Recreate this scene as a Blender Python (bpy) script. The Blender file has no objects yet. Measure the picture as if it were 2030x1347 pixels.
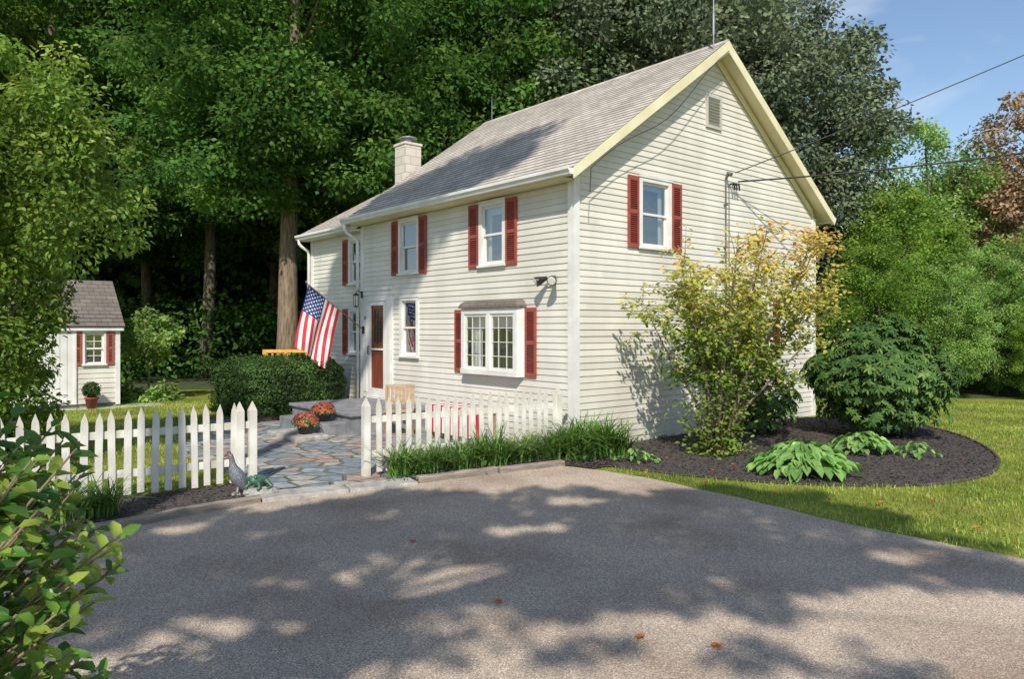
import bpy, math, random
import numpy as np
from mathutils import Vector, Matrix
random.seed(5)
rng=np.random.default_rng(7)
scene=bpy.context.scene
COL=scene.collection
rad=math.radians
ANG=rad(40.1)
d1=np.array([-.644,.765]); d2=np.array([.765,.644]); CN=np.array([.956,11.5])
EL,AZ=rad(42),math.atan2(-.05,-1)
EX=.104

# ---------------- materials ----------------
def nt(name):
    m=bpy.data.materials.new(name); m.use_nodes=True
    t=m.node_tree; return m,t,t.nodes,t.links,t.nodes['Principled BSDF']
def ramp(n,cols,pos=None):
    r=n.new('ShaderNodeValToRGB'); e=r.color_ramp.elements
    if pos is None: pos=[i/(len(cols)-1) for i in range(len(cols))]
    while len(e)<len(cols): e.new(.5)
    for i,(c,p) in enumerate(zip(cols,pos)):
        e[i].position=p; e[i].color=(*c,1)
    return r
def M(name,c1,c2=None,scale=8,rough=.6,bump=0,bscale=40,metal=0,stretch=(1,1,1),detail=6,lo=.35,hi=.65,spec=.4,board=0):
    m,t,n,l,b=nt(name)
    b.inputs['Roughness'].default_value=rough; b.inputs['Metallic'].default_value=metal
    b.inputs['Specular IOR Level'].default_value=spec
    tc=n.new('ShaderNodeTexCoord'); mp=n.new('ShaderNodeMapping'); mp.inputs['Scale'].default_value=stretch
    l.new(tc.outputs['Object'],mp.inputs['Vector'])
    c2=c2 or tuple(x*.8 for x in c1)
    no=n.new('ShaderNodeTexNoise'); no.inputs['Scale'].default_value=scale; no.inputs['Detail'].default_value=detail
    l.new(mp.outputs[0],no.inputs['Vector'])
    r=ramp(n,[c1,c2],[lo,hi]); l.new(no.outputs['Fac'],r.inputs[0]); out=r.outputs[0]
    if board:
        sx=n.new('ShaderNodeSeparateXYZ'); l.new(tc.outputs['Object'],sx.inputs[0])
        dv=n.new('ShaderNodeMath'); dv.operation='DIVIDE'; dv.inputs[1].default_value=board; l.new(sx.outputs[2],dv.inputs[0])
        fl=n.new('ShaderNodeMath'); fl.operation='FLOOR'; l.new(dv.outputs[0],fl.inputs[0])
        xs=n.new('ShaderNodeMath'); xs.operation='DIVIDE'; xs.inputs[1].default_value=3.1; l.new(sx.outputs[0],xs.inputs[0])
        ad=n.new('ShaderNodeMath'); ad.operation='MULTIPLY_ADD'; ad.inputs[1].default_value=.377; l.new(fl.outputs[0],ad.inputs[0]); l.new(xs.outputs[0],ad.inputs[2])
        f2=n.new('ShaderNodeMath'); f2.operation='FLOOR'; l.new(ad.outputs[0],f2.inputs[0])
        cx=n.new('ShaderNodeCombineXYZ'); l.new(fl.outputs[0],cx.inputs[0]); l.new(f2.outputs[0],cx.inputs[1])
        wn=n.new('ShaderNodeTexWhiteNoise'); wn.noise_dimensions='2D'; l.new(cx.outputs[0],wn.inputs['Vector'])
        mr=n.new('ShaderNodeMapRange'); mr.inputs[3].default_value=.93; mr.inputs[4].default_value=1.05; l.new(wn.outputs['Value'],mr.inputs[0])
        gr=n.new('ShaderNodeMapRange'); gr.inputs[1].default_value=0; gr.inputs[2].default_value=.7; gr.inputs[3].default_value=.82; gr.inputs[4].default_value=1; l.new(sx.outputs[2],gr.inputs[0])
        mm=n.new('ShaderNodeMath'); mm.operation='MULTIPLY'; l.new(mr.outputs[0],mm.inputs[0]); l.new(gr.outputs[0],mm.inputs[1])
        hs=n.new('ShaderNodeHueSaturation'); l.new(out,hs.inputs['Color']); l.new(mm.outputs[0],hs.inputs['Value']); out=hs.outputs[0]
    l.new(out,b.inputs['Base Color'])
    if bump:
        nb=n.new('ShaderNodeTexNoise'); nb.inputs['Scale'].default_value=bscale; nb.inputs['Detail'].default_value=5
        l.new(mp.outputs[0],nb.inputs['Vector'])
        bp=n.new('ShaderNodeBump'); bp.inputs['Strength'].default_value=bump; bp.inputs['Distance'].default_value=.02
        l.new(nb.outputs['Fac'],bp.inputs['Height']); l.new(bp.outputs[0],b.inputs['Normal'])
    return m
def leafmat(name,cols,rough=.5,trans=.3,dark=.45,nscale=.7,gain=1.0,far=False,spec=.35):
    m,t,n,l,b=nt(name)
    if far:
        n.remove(b); b=n.new('ShaderNodeBsdfDiffuse'); cin=b.inputs['Color']
        l.new(b.outputs[0],n['Material Output'].inputs['Surface'])
    else:
        b.inputs['Roughness'].default_value=rough; b.inputs['Specular IOR Level'].default_value=spec; cin=b.inputs['Base Color']
    a=n.new('ShaderNodeAttribute'); a.attribute_name='tint'
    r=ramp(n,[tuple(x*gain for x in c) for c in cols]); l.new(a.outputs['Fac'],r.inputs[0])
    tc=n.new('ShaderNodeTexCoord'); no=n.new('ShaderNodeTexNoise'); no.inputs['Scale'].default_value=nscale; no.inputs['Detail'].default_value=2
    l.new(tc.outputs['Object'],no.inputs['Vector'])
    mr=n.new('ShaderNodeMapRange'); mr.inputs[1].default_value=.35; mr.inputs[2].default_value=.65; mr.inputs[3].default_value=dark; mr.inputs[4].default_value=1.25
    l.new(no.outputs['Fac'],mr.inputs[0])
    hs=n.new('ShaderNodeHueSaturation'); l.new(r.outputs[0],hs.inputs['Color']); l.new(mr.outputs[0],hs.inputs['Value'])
    l.new(hs.outputs[0],cin)
    if trans>0:
        tr=n.new('ShaderNodeBsdfTranslucent')
        h2=n.new('ShaderNodeHueSaturation'); h2.inputs['Value'].default_value=1.6; h2.inputs['Hue'].default_value=.49; l.new(hs.outputs[0],h2.inputs['Color']); l.new(h2.outputs[0],tr.inputs['Color'])
        mx=n.new('ShaderNodeMixShader'); mx.inputs[0].default_value=trans
        l.new(b.outputs[0],mx.inputs[1]); l.new(tr.outputs[0],mx.inputs[2]); l.new(mx.outputs[0],n['Material Output'].inputs['Surface'])
    return m
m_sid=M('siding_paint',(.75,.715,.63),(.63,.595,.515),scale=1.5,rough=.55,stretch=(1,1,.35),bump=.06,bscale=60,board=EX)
m_trim=M('white_trim',(.80,.79,.75),(.68,.66,.61),scale=3,rough=.45)
m_rake=M('cream_trim',(.80,.74,.50),(.70,.62,.38),scale=2,rough=.5)
m_vent=M('vent_grey',(.55,.53,.48),(.45,.43,.39),scale=3,rough=.5)
m_red=M('red_shutter',(.36,.085,.062),(.27,.062,.047),scale=5,rough=.65)
m_sred=M('shed_shutter',(.38,.10,.06),(.30,.075,.048),scale=5,rough=.6)
m_pick=M('picket_paint',(.78,.75,.68),(.50,.46,.38),scale=6,rough=.6,stretch=(1,1,.4),bump=.1)
m_dark=M('dark_interior',(.035,.03,.025),(.06,.055,.045),rough=.9)
m_curt=M('curtain',(.6,.6,.57),(.42,.42,.4),scale=14,stretch=(6,6,.3),rough=.9)
m_door=M('door_red_wood',(.32,.085,.045),(.22,.055,.03),scale=4,rough=.5,stretch=(4,4,.5))
m_metal=M('dark_metal',(.03,.03,.03),(.06,.06,.06),rough=.4,metal=.6)
m_steel=M('galvanised_metal',(.45,.45,.45),(.3,.3,.3),rough=.4,metal=.7)
m_cond=M('conduit_grey',(.17,.165,.155),(.11,.11,.105),rough=.7)
m_lamp=M('lamp_glass',(.7,.68,.6),(.6,.58,.5),rough=.2)
m_bark=M('bark',(.30,.22,.15),(.13,.095,.065),scale=6,rough=.9,bump=1,bscale=14,stretch=(3,3,.5))
m_bark2=M('bark_grey',(.20,.165,.125),(.09,.075,.058),scale=6,rough=.9,bump=1,bscale=14,stretch=(3,3,.5))
m_twig=M('twig_bark',(.26,.20,.13),(.16,.12,.08),scale=10,rough=.8)
m_conc=M('step_stone',(.27,.27,.28),(.17,.17,.18),scale=5,rough=.8,bump=.4,bscale=30)
m_gran=M('granite_slab',(.48,.45,.40),(.30,.28,.25),scale=9,rough=.85,bump=.6,bscale=25)
m_timb=M('timber',(.36,.30,.23),(.19,.16,.13),scale=5,rough=.9,bump=.6,bscale=20,stretch=(.4,3,3))
m_mulch=M('mulch',(.11,.09,.08),(.045,.037,.034),scale=30,rough=.95,bump=1,bscale=45)
m_chair=M('tan_wood',(.42,.28,.17),(.32,.2,.11),scale=6,rough=.6,stretch=(1,1,6))
m_deck=M('deck_wood',(.75,.42,.09),(.6,.32,.06),scale=4,rough=.6)
m_pot=M('black_pot',(.03,.03,.032),(.05,.05,.05),rough=.4)
m_terra=M('terracotta',(.25,.06,.03),(.18,.045,.025),rough=.7)
m_rope=M('wire_rubber',(.02,.02,.02),(.03,.03,.03),rough=.6)
m_gravel=M('white_gravel',(.7,.7,.7),(.45,.45,.45),scale=40,rough=.9)
m_rock=M('rock',(.45,.43,.39),(.28,.27,.24),scale=10,rough=.9,bump=.6)
m_frog=M('green_glaze',(.08,.19,.12),(.05,.12,.08),rough=.35)
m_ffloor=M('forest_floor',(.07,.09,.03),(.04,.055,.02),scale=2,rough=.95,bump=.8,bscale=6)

def glassmat(name,add_=.22,tcol=(.8,.84,.84),fres=True):
    m,t,n,l,b=nt(name); n.remove(b)
    g=n.new('ShaderNodeBsdfGlossy'); g.inputs['Roughness'].default_value=.02; g.inputs['Color'].default_value=(.9,.95,1,1)
    tr=n.new('ShaderNodeBsdfTransparent'); tr.inputs['Color'].default_value=(*tcol,1)
    tc=n.new('ShaderNodeTexCoord'); no=n.new('ShaderNodeTexNoise'); no.inputs['Scale'].default_value=2.5; l.new(tc.outputs['Object'],no.inputs['Vector'])
    bp=n.new('ShaderNodeBump'); bp.inputs['Strength'].default_value=.08; bp.inputs['Distance'].default_value=.05; l.new(no.outputs['Fac'],bp.inputs['Height']); l.new(bp.outputs[0],g.inputs['Normal'])
    mx=n.new('ShaderNodeMixShader'); mx.inputs[0].default_value=add_
    l.new(tr.outputs[0],mx.inputs[1]); l.new(g.outputs[0],mx.inputs[2])
    l.new(mx.outputs[0],n['Material Output'].inputs['Surface']); return m
m_glass=glassmat('window_glass',.3); m_glass2=glassmat('storm_glass',.12,(.95,.95,.95)); m_glass3=glassmat('bay_glass',.2,(.93,.95,.95))

def shinglemat(name,a,b2,mort):
    m,t,n,l,b=nt(name); b.inputs['Roughness'].default_value=.9; b.inputs['Specular IOR Level'].default_value=.2
    uv=n.new('ShaderNodeTexCoord')
    br=n.new('ShaderNodeTexBrick'); br.offset=.5; br.inputs['Scale'].default_value=1
    br.inputs['Brick Width'].default_value=.24; br.inputs['Row Height'].default_value=.14
    br.inputs['Mortar Size'].default_value=.006; br.inputs['Color1'].default_value=(*a,1); br.inputs['Color2'].default_value=(*b2,1); br.inputs['Mortar'].default_value=(*mort,1)
    l.new(uv.outputs['UV'],br.inputs['Vector'])
    no=n.new('ShaderNodeTexNoise'); no.inputs['Scale'].default_value=1.1; no.inputs['Detail'].default_value=8; l.new(uv.outputs['Object'],no.inputs['Vector'])
    mr=n.new('ShaderNodeMapRange'); mr.inputs[1].default_value=.3; mr.inputs[2].default_value=.7; mr.inputs[3].default_value=.85; mr.inputs[4].default_value=1.13; l.new(no.outputs['Fac'],mr.inputs[0])
    n2=n.new('ShaderNodeTexNoise'); n2.inputs['Scale'].default_value=60; l.new(uv.outputs['Object'],n2.inputs['Vector'])
    m2=n.new('ShaderNodeMapRange'); m2.inputs[1].default_value=.3; m2.inputs[2].default_value=.7; m2.inputs[3].default_value=.8; m2.inputs[4].default_value=1.18; l.new(n2.outputs['Fac'],m2.inputs[0])
    mu=n.new('ShaderNodeMath'); mu.operation='MULTIPLY'; l.new(mr.outputs[0],mu.inputs[0]); l.new(m2.outputs[0],mu.inputs[1])
    hs=n.new('ShaderNodeHueSaturation'); l.new(br.outputs['Color'],hs.inputs['Color']); l.new(mu.outputs[0],hs.inputs['Value']); l.new(hs.outputs[0],b.inputs['Base Color'])
    return m
m_shing=shinglemat('roof_shingle',(.58,.52,.45),(.42,.375,.32),(.21,.185,.16))
m_shing2=shinglemat('shed_shingle',(.21,.18,.155),(.16,.14,.12),(.07,.06,.055))
def brickmat():
    m,t,n,l,b=nt('chimney_block'); b.inputs['Roughness'].default_value=.9
    tc=n.new('ShaderNodeTexCoord'); br=n.new('ShaderNodeTexBrick'); br.inputs['Scale'].default_value=1; br.inputs['Brick Width'].default_value=.30; br.inputs['Row Height'].default_value=.2
    br.inputs['Mortar Size'].default_value=.008; br.inputs['Color1'].default_value=(.66,.60,.52,1); br.inputs['Color2'].default_value=(.56,.5,.43,1); br.inputs['Mortar'].default_value=(.34,.29,.25,1)
    sx=n.new('ShaderNodeSeparateXYZ'); l.new(tc.outputs['Object'],sx.inputs[0]); ad=n.new('ShaderNodeMath'); l.new(sx.outputs[0],ad.inputs[0]); l.new(sx.outputs[1],ad.inputs[1])
    cx=n.new('ShaderNodeCombineXYZ'); l.new(ad.outputs[0],cx.inputs[0]); l.new(sx.outputs[2],cx.inputs[1]); l.new(cx.outputs[0],br.inputs['Vector'])
    l.new(br.outputs['Color'],b.inputs['Base Color']); return m
m_chim=brickmat()
def asphaltmat():
    m,t,n,l,b=nt('asphalt'); b.inputs['Roughness'].default_value=.95; b.inputs['Specular IOR Level'].default_value=.1
    tc=n.new('ShaderNodeTexCoord')
    v=n.new('ShaderNodeTexVoronoi'); v.inputs['Scale'].default_value=150; l.new(tc.outputs['Object'],v.inputs['Vector'])
    sp=n.new('ShaderNodeSeparateColor'); l.new(v.outputs['Color'],sp.inputs[0])
    r=ramp(n,[(.24,.19,.145),(.42,.345,.275),(.55,.455,.365),(.82,.69,.56)],[0,.45,.82,1]); l.new(sp.outputs[0],r.inputs[0])
    no=n.new('ShaderNodeTexNoise'); no.inputs['Scale'].default_value=.9; no.inputs['Detail'].default_value=9; l.new(tc.outputs['Object'],no.inputs['Vector'])
    r2=ramp(n,[(.76,.70,.66),(1.0,.98,.96),(1.16,1.13,1.08)],[.3,.5,.72]); l.new(no.outputs['Fac'],r2.inputs[0])
    mx=n.new('ShaderNodeMix'); mx.data_type='RGBA'; mx.blend_type='MULTIPLY'; mx.inputs[0].default_value=1
    l.new(r.outputs[0],mx.inputs[6]); l.new(r2.outputs[0],mx.inputs[7]); l.new(mx.outputs[2],b.inputs['Base Color'])
    bp=n.new('ShaderNodeBump'); bp.inputs['Strength'].default_value=.5; bp.inputs['Distance'].default_value=.004; l.new(v.outputs['Distance'],bp.inputs['Height']); bp.invert=True; l.new(bp.outputs[0],b.inputs['Normal'])
    return m
m_asph=asphaltmat()
def flagstonemat():
    m,t,n,l,b=nt('flagstone'); b.inputs['Roughness'].default_value=.75
    tc=n.new('ShaderNodeTexCoord'); mp=n.new('ShaderNodeMapping'); mp.inputs['Scale'].default_value=(2.9,4.2,1); mp.inputs['Rotation'].default_value=(0,0,.7); l.new(tc.outputs['Object'],mp.inputs['Vector'])
    nd=n.new('ShaderNodeTexNoise'); nd.inputs['Scale'].default_value=2; l.new(tc.outputs['Object'],nd.inputs['Vector'])
    ml=n.new('ShaderNodeMix'); ml.data_type='RGBA'; ml.inputs[0].default_value=.12; l.new(mp.outputs[0],ml.inputs[6]); l.new(nd.outputs['Color'],ml.inputs[7])
    v=n.new('ShaderNodeTexVoronoi'); v.voronoi_dimensions='2D'; v.inputs['Scale'].default_value=1; l.new(ml.outputs[2],v.inputs['Vector'])
    e=n.new('ShaderNodeTexVoronoi'); e.voronoi_dimensions='2D'; e.feature='DISTANCE_TO_EDGE'; e.inputs['Scale'].default_value=1; l.new(ml.outputs[2],e.inputs['Vector'])
    sp=n.new('ShaderNodeSeparateColor'); l.new(v.outputs['Color'],sp.inputs[0])
    r=ramp(n,[(.20,.24,.28),(.29,.32,.34),(.40,.38,.34),(.37,.27,.24),(.20,.25,.28)]); r.color_ramp.interpolation='CONSTANT'; l.new(sp.outputs[0],r.inputs[0])
    no=n.new('ShaderNodeTexNoise'); no.inputs['Scale'].default_value=9; no.inputs['Detail'].default_value=8; l.new(tc.outputs['Object'],no.inputs['Vector'])
    r3=ramp(n,[(.6,.6,.6),(1.3,1.3,1.25)],[.3,.7]); l.new(no.outputs['Fac'],r3.inputs[0])
    mu=n.new('ShaderNodeMix'); mu.data_type='RGBA'; mu.blend_type='MULTIPLY'; mu.inputs[0].default_value=1; l.new(r.outputs[0],mu.inputs[6]); l.new(r3.outputs[0],mu.inputs[7])
    r2=ramp(n,[(0,0,0),(1,1,1)],[.03,.08]); l.new(e.outputs['Distance'],r2.inputs[0])
    mx=n.new('ShaderNodeMix'); mx.data_type='RGBA'; l.new(r2.outputs[0],mx.inputs[0]); mx.inputs[6].default_value=(.15,.15,.10,1); l.new(mu.outputs[2],mx.inputs[7]); l.new(mx.outputs[2],b.inputs['Base Color'])
    bp=n.new('ShaderNodeBump'); bp.inputs['Strength'].default_value=1; bp.inputs['Distance'].default_value=.03; l.new(r2.outputs[0],bp.inputs['Height']); l.new(bp.outputs[0],b.inputs['Normal'])
    return m
m_flag=flagstonemat()
def grassmat():
    m,t,n,l,b=nt('lawn'); b.inputs['Roughness'].default_value=.9; b.inputs['Specular IOR Level'].default_value=.1
    tc=n.new('ShaderNodeTexCoord'); no=n.new('ShaderNodeTexNoise'); no.inputs['Scale'].default_value=.8; no.inputs['Detail'].default_value=10; no.inputs['Roughness'].default_value=.7; l.new(tc.outputs['Object'],no.inputs['Vector'])
    r=ramp(n,[(.11,.16,.025),(.25,.29,.045),(.44,.40,.11)],[.3,.5,.7]); l.new(no.outputs['Fac'],r.inputs[0]); l.new(r.outputs[0],b.inputs['Base Color'])
    n2=n.new('ShaderNodeTexNoise'); n2.inputs['Scale'].default_value=40; l.new(tc.outputs['Object'],n2.inputs['Vector'])
    bp=n.new('ShaderNodeBump'); bp.inputs['Strength'].default_value=1; bp.inputs['Distance'].default_value=.05; l.new(n2.outputs['Fac'],bp.inputs['Height']); l.new(bp.outputs[0],b.inputs['Normal'])
    return m
m_lawn=grassmat()

L_forest=leafmat('forest_leaf',[(.036,.09,.028),(.062,.14,.034),(.105,.19,.038),(.20,.27,.05)],trans=.4,nscale=.35,dark=.55,gain=1.3,far=True)
L_forest2=leafmat('forest_leaf_bright',[(.05,.105,.026),(.085,.16,.032),(.15,.23,.038),(.29,.34,.05)],trans=.42,nscale=.4,dark=.6,gain=1.35,far=True)
L_tree=leafmat('lawn_tree_leaf',[(.06,.13,.028),(.11,.20,.036),(.19,.29,.05),(.32,.38,.08)],trans=.42,nscale=.6,dark=.6,gain=1.25,far=True)
L_maple=leafmat('maple_leaf',[(.06,.085,.06),(.10,.13,.08),(.15,.18,.105),(.22,.235,.13)],trans=.2,nscale=.4,dark=.65,gain=1.35,far=True)
L_copper=leafmat('copper_leaf',[(.20,.12,.08),(.33,.22,.14),(.38,.28,.17),(.28,.28,.12)],trans=.25,far=True,gain=1.1)
L_wood=leafmat('woods_leaf',[(.03,.075,.024),(.05,.11,.03),(.085,.15,.036),(.16,.23,.05)],trans=0,nscale=.25,dark=.5,gain=1.25,far=True)
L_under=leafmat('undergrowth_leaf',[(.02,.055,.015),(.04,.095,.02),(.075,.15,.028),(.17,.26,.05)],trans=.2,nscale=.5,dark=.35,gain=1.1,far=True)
L_bush=leafmat('bush_leaf',[(.055,.13,.022),(.11,.21,.03),(.21,.30,.042),(.36,.40,.07)],trans=.38,nscale=1.0,dark=.65,gain=1.15)
L_light=leafmat('light_leaf',[(.08,.16,.04),(.14,.24,.06),(.22,.32,.09),(.34,.40,.14)],trans=.35,nscale=.6,dark=.65,gain=1.35,far=True)
L_near=leafmat('near_leaf',[(.045,.13,.022),(.09,.21,.03),(.18,.29,.042),(.33,.40,.065)],trans=.38,nscale=3,rough=.34,dark=.75,gain=1.2,spec=.5)
L_yel=leafmat('autumn_shrub_leaf',[(.10,.19,.025),(.24,.31,.045),(.46,.44,.08),(.62,.46,.12),(.58,.29,.12)],trans=.35,nscale=2,dark=.85)
L_rhod=leafmat('rhododendron_leaf',[(.035,.085,.02),(.06,.13,.03),(.10,.185,.042),(.17,.24,.06)],trans=.12,rough=.55,nscale=1.5,dark=.65,spec=.2,gain=1.0)
L_box=leafmat('hedge_leaf',[(.025,.06,.014),(.05,.10,.022),(.09,.155,.03)],trans=.15,nscale=1.5,spec=.2)
L_hosta=leafmat('hosta_leaf',[(.12,.25,.06),(.18,.34,.08),(.27,.43,.13)],trans=.25,rough=.4,nscale=4,dark=.8)
L_lily=leafmat('lily_blade',[(.06,.14,.025),(.11,.23,.04),(.21,.32,.06)],trans=.25,nscale=2,dark=.75)
L_grass=leafmat('grass_blade',[(.12,.20,.025),(.22,.32,.045),(.38,.42,.08),(.52,.48,.16)],trans=.3,nscale=.7,dark=.65)
L_mum=leafmat('mum_petal',[(.45,.05,.03),(.6,.12,.07),(.35,.03,.03)],trans=.2,nscale=5,dark=.8)
L_fall=leafmat('fallen_leaf_colour',[(.55,.14,.02),(.6,.22,.05),(.4,.10,.02)],trans=.15,nscale=5,dark=.8)

# ---------------- builders ----------------
class MB:
    def __init__(s): s.v=[];s.f=[];s.m=[];s.uv=None
    def box(s,x0,x1,y0,y1,z0,z1,m=0):
        i=len(s.v); s.v+=[(x0,y0,z0),(x1,y0,z0),(x1,y1,z0),(x0,y1,z0),(x0,y0,z1),(x1,y0,z1),(x1,y1,z1),(x0,y1,z1)]
        s.f+=[(i,i+3,i+2,i+1),(i+4,i+5,i+6,i+7),(i,i+1,i+5,i+4),(i+1,i+2,i+6,i+5),(i+2,i+3,i+7,i+6),(i+3,i,i+4,i+7)]; s.m+=[m]*6; return s
    def obox(s,c,sx,sy,sz,R,m=0):
        i=len(s.v); 
        for z in(-1,1):
            for x,y in((-1,-1),(1,-1),(1,1),(-1,1)):
                p=R@Vector((x*sx/2,y*sy/2,z*sz/2))+Vector(c); s.v.append(tuple(p))
        s.f+=[(i,i+3,i+2,i+1),(i+4,i+5,i+6,i+7),(i,i+1,i+5,i+4),(i+1,i+2,i+6,i+5),(i+2,i+3,i+7,i+6),(i+3,i,i+4,i+7)]; s.m+=[m]*6; return s
    def poly(s,pts,m=0):
        i=len(s.v); s.v+=[tuple(p) for p in pts]; s.f.append(tuple(range(i,i+len(pts)))); s.m.append(m); return s
    def prism(s,pts,vec,m=0):
        n=len(pts); i=len(s.v); vec=Vector(vec)
        s.v+=[tuple(p) for p in pts]+[tuple(Vector(p)+vec) for p in pts]
        s.f.append(tuple(range(i,i+n))); s.f.append(tuple(range(i+2*n-1,i+n-1,-1)))
        for k in range(n): s.f.append((i+k,i+n+k,i+n+(k+1)%n,i+(k+1)%n))
        s.m+=[m]*(n+2); return s
    def tube(s,pts,rs,seg=8,m=0,sc=(1,1)):
        pts=[Vector(p) for p in pts]; i0=len(s.v); n=len(pts)
        if not hasattr(rs,'__len__'): rs=[rs]*n
        X=None
        for k,p in enumerate(pts):
            T=(pts[min(k+1,n-1)]-pts[max(k-1,0)]).normalized()
            if X is None:
                X=T.orthogonal().normalized() if abs(T.z)<.99 else Vector((1,0,0))
            X=(X-T*X.dot(T)).normalized(); Y=T.cross(X)
            for j in range(seg):
                a=2*math.pi*j/seg; s.v.append(tuple(p+X*math.cos(a)*rs[k]*sc[0]+Y*math.sin(a)*rs[k]*sc[1]))
        for k in range(n-1):
            for j in range(seg):
                a=i0+k*seg+j; b=i0+k*seg+(j+1)%seg; s.f.append((a,b,b+seg,a+seg)); s.m.append(m)
        s.f.append(tuple(range(i0+seg-1,i0-1,-1))); s.f.append(tuple(range(i0+(n-1)*seg,i0+n*seg))); s.m+=[m,m]; return s
    def lathe(s,prof,seg=20,m=0,c=(0,0,0)):
        i0=len(s.v);n=len(prof)
        for r,z in prof:
            for j in range(seg):
                a=2*math.pi*j/seg; s.v.append((c[0]+r*math.cos(a),c[1]+r*math.sin(a),c[2]+z))
        for k in range(n-1):
            for j in range(seg):
                a=i0+k*seg+j;b=i0+k*seg+(j+1)%seg; s.f.append((a,b,b+seg,a+seg)); s.m.append(m)
        s.f.append(tuple(range(i0+seg-1,i0-1,-1))); s.f.append(tuple(range(i0+(n-1)*seg,i0+n*seg))); s.m+=[m,m]; return s
    def mesh(s,name,mats,smooth=False):
        me=bpy.data.meshes.new(name); me.from_pydata(s.v,[],s.f); 
        for a in mats: me.materials.append(a)
        me.polygons.foreach_set('material_index',s.m)
        if smooth: me.polygons.foreach_set('use_smooth',[True]*len(s.f))
        if s.uv: 
            uv=me.uv_layers.new(name='UVMap'); li=np.zeros(len(me.loops),dtype=np.int32); me.loops.foreach_get('vertex_index',li)
            uv.data.foreach_set('uv',np.array(s.uv,dtype=np.float32)[li].ravel())
        me.update(); return me
    def obj(s,name,mats,parent=None,loc=(0,0,0),rot=0,smooth=False,bevel=0):
        if not isinstance(mats,(list,tuple)): mats=[mats]
        return add(name,s.mesh(name,mats,smooth),parent,loc,rot,bevel)
def add(name,me,parent=None,loc=(0,0,0),rot=0,bevel=0):
    o=bpy.data.objects.new(name,me); COL.objects.link(o); o.location=loc
    o.rotation_euler=rot if hasattr(rot,'__len__') else (0,0,rot)
    if parent: o.parent=parent
    if bevel:
        b=o.modifiers.new('bevel','BEVEL'); b.width=bevel; b.segments=2; b.limit_method='ANGLE'
    return o
def tag(o,label=None,category=None,group=None,kind=None):
    if label:o['label']=label
    if category:o['category']=category
    if group:o['group']=group
    if kind:o['kind']=kind
    return o
def thing(name,label,cat,loc=(0,0,0),rot=0,group=None):
    return tag(add(name,None,None,loc,rot),label,cat,group)
def sheet(name,poly,z,mat,jag=0):
    pts=[]
    n=len(poly)
    for i in range(n):
        a=np.array(poly[i],float);b=np.array(poly[(i+1)%n],float); L=np.linalg.norm(b-a); k=max(1,int(L/.15)) if jag and L<12 else 1
        for j in range(k):
            p=a+(b-a)*j/k
            if jag and j: p=p+rng.normal(0,jag,2)
            pts.append((p[0],p[1],z))
    o=MB().poly(pts).obj(name,mat)
    if o.data.polygons[0].normal.z<0: o.data.flip_normals()
    return tag(o,kind='structure')
def inpoly(P,poly):
    x,y=P[:,0],P[:,1]; r=np.zeros(len(P),bool); n=len(poly)
    for i in range(n):
        x0,y0=poly[i];x1,y1=poly[(i+1)%n]
        if y0==y1: continue
        c=((y0>y)!=(y1>y))&(x<(x1-x0)*(y-y0)/(y1-y0)+x0); r^=c
    return r
def smoothpoly(p,it=2):
    p=[np.array(q,float) for q in p]
    for _ in range(it):
        q=[]
        for i in range(len(p)): a,b=p[i],p[(i+1)%len(p)]; q+=[a*.75+b*.25,a*.25+b*.75]
        p=q
    return [tuple(x) for x in p]
def nrm(a): return a/np.maximum(np.linalg.norm(a,axis=1,keepdims=True),1e-9)
def fastmesh(name,V,F,mats,tint=None,smooth=False):
    me=bpy.data.meshes.new(name); nv=len(V); nf,k=F.shape
    me.vertices.add(nv); me.vertices.foreach_set('co',V.astype(np.float32).ravel())
    me.loops.add(nf*k); me.polygons.add(nf)
    me.polygons.foreach_set('loop_start',np.arange(0,nf*k,k,dtype=np.int32))
    me.loops.foreach_set('vertex_index',F.astype(np.int32).ravel())
    me.update(calc_edges=True)
    for a in mats: me.materials.append(a)
    if tint is not None:
        at=me.attributes.new('tint','FLOAT','POINT'); at.data.foreach_set('value',tint.astype(np.float32))
    if smooth: me.polygons.foreach_set('use_smooth',np.ones(nf,bool))
    return me
def leaves(name,P,N,T,S,mat,asp=.5,tint=None,fold=.12,droop=.12):
    n=len(P); N=nrm(N); B=nrm(np.cross(N,T)); T=nrm(np.cross(B,N)); S=np.broadcast_to(np.asarray(S,float),(n,))[:,None]
    V=np.empty((n,6,3)); w=asp*S*.5
    V[:,0]=P; V[:,3]=P+T*S-N*S*droop
    V[:,1]=P+T*S*.3+B*w+N*w*fold*2; V[:,2]=P+T*S*.7+B*w*.85+N*w*fold
    V[:,4]=P+T*S*.7-B*w*.85+N*w*fold; V[:,5]=P+T*S*.3-B*w+N*w*fold*2
    i=np.arange(n)[:,None]*6
    F=np.concatenate([i+np.array([[0,1,2,3]]),i+np.array([[0,3,4,5]])],0)
    if tint is None: tint=rng.random(n)
    return fastmesh(name,V.reshape(-1,3),F,[mat],np.repeat(tint,6))
def diamonds(name,P,N,T,S,mat,asp,tint):
    n=len(P); N=nrm(N); B=nrm(np.cross(N,T)); T=nrm(np.cross(B,N)); S=S[:,None]; w=asp*S*.55
    V=np.empty((n,4,3)); V[:,0]=P; V[:,1]=P+T*S*.45+B*w; V[:,2]=P+T*S; V[:,3]=P+T*S*.45-B*w
    F=np.arange(n)[:,None]*4+np.array([[0,1,2,3]])
    return fastmesh(name,V.reshape(-1,3),F,[mat],np.repeat(tint,4))
def rdir(n): return nrm(rng.normal(size=(n,3)))
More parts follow.
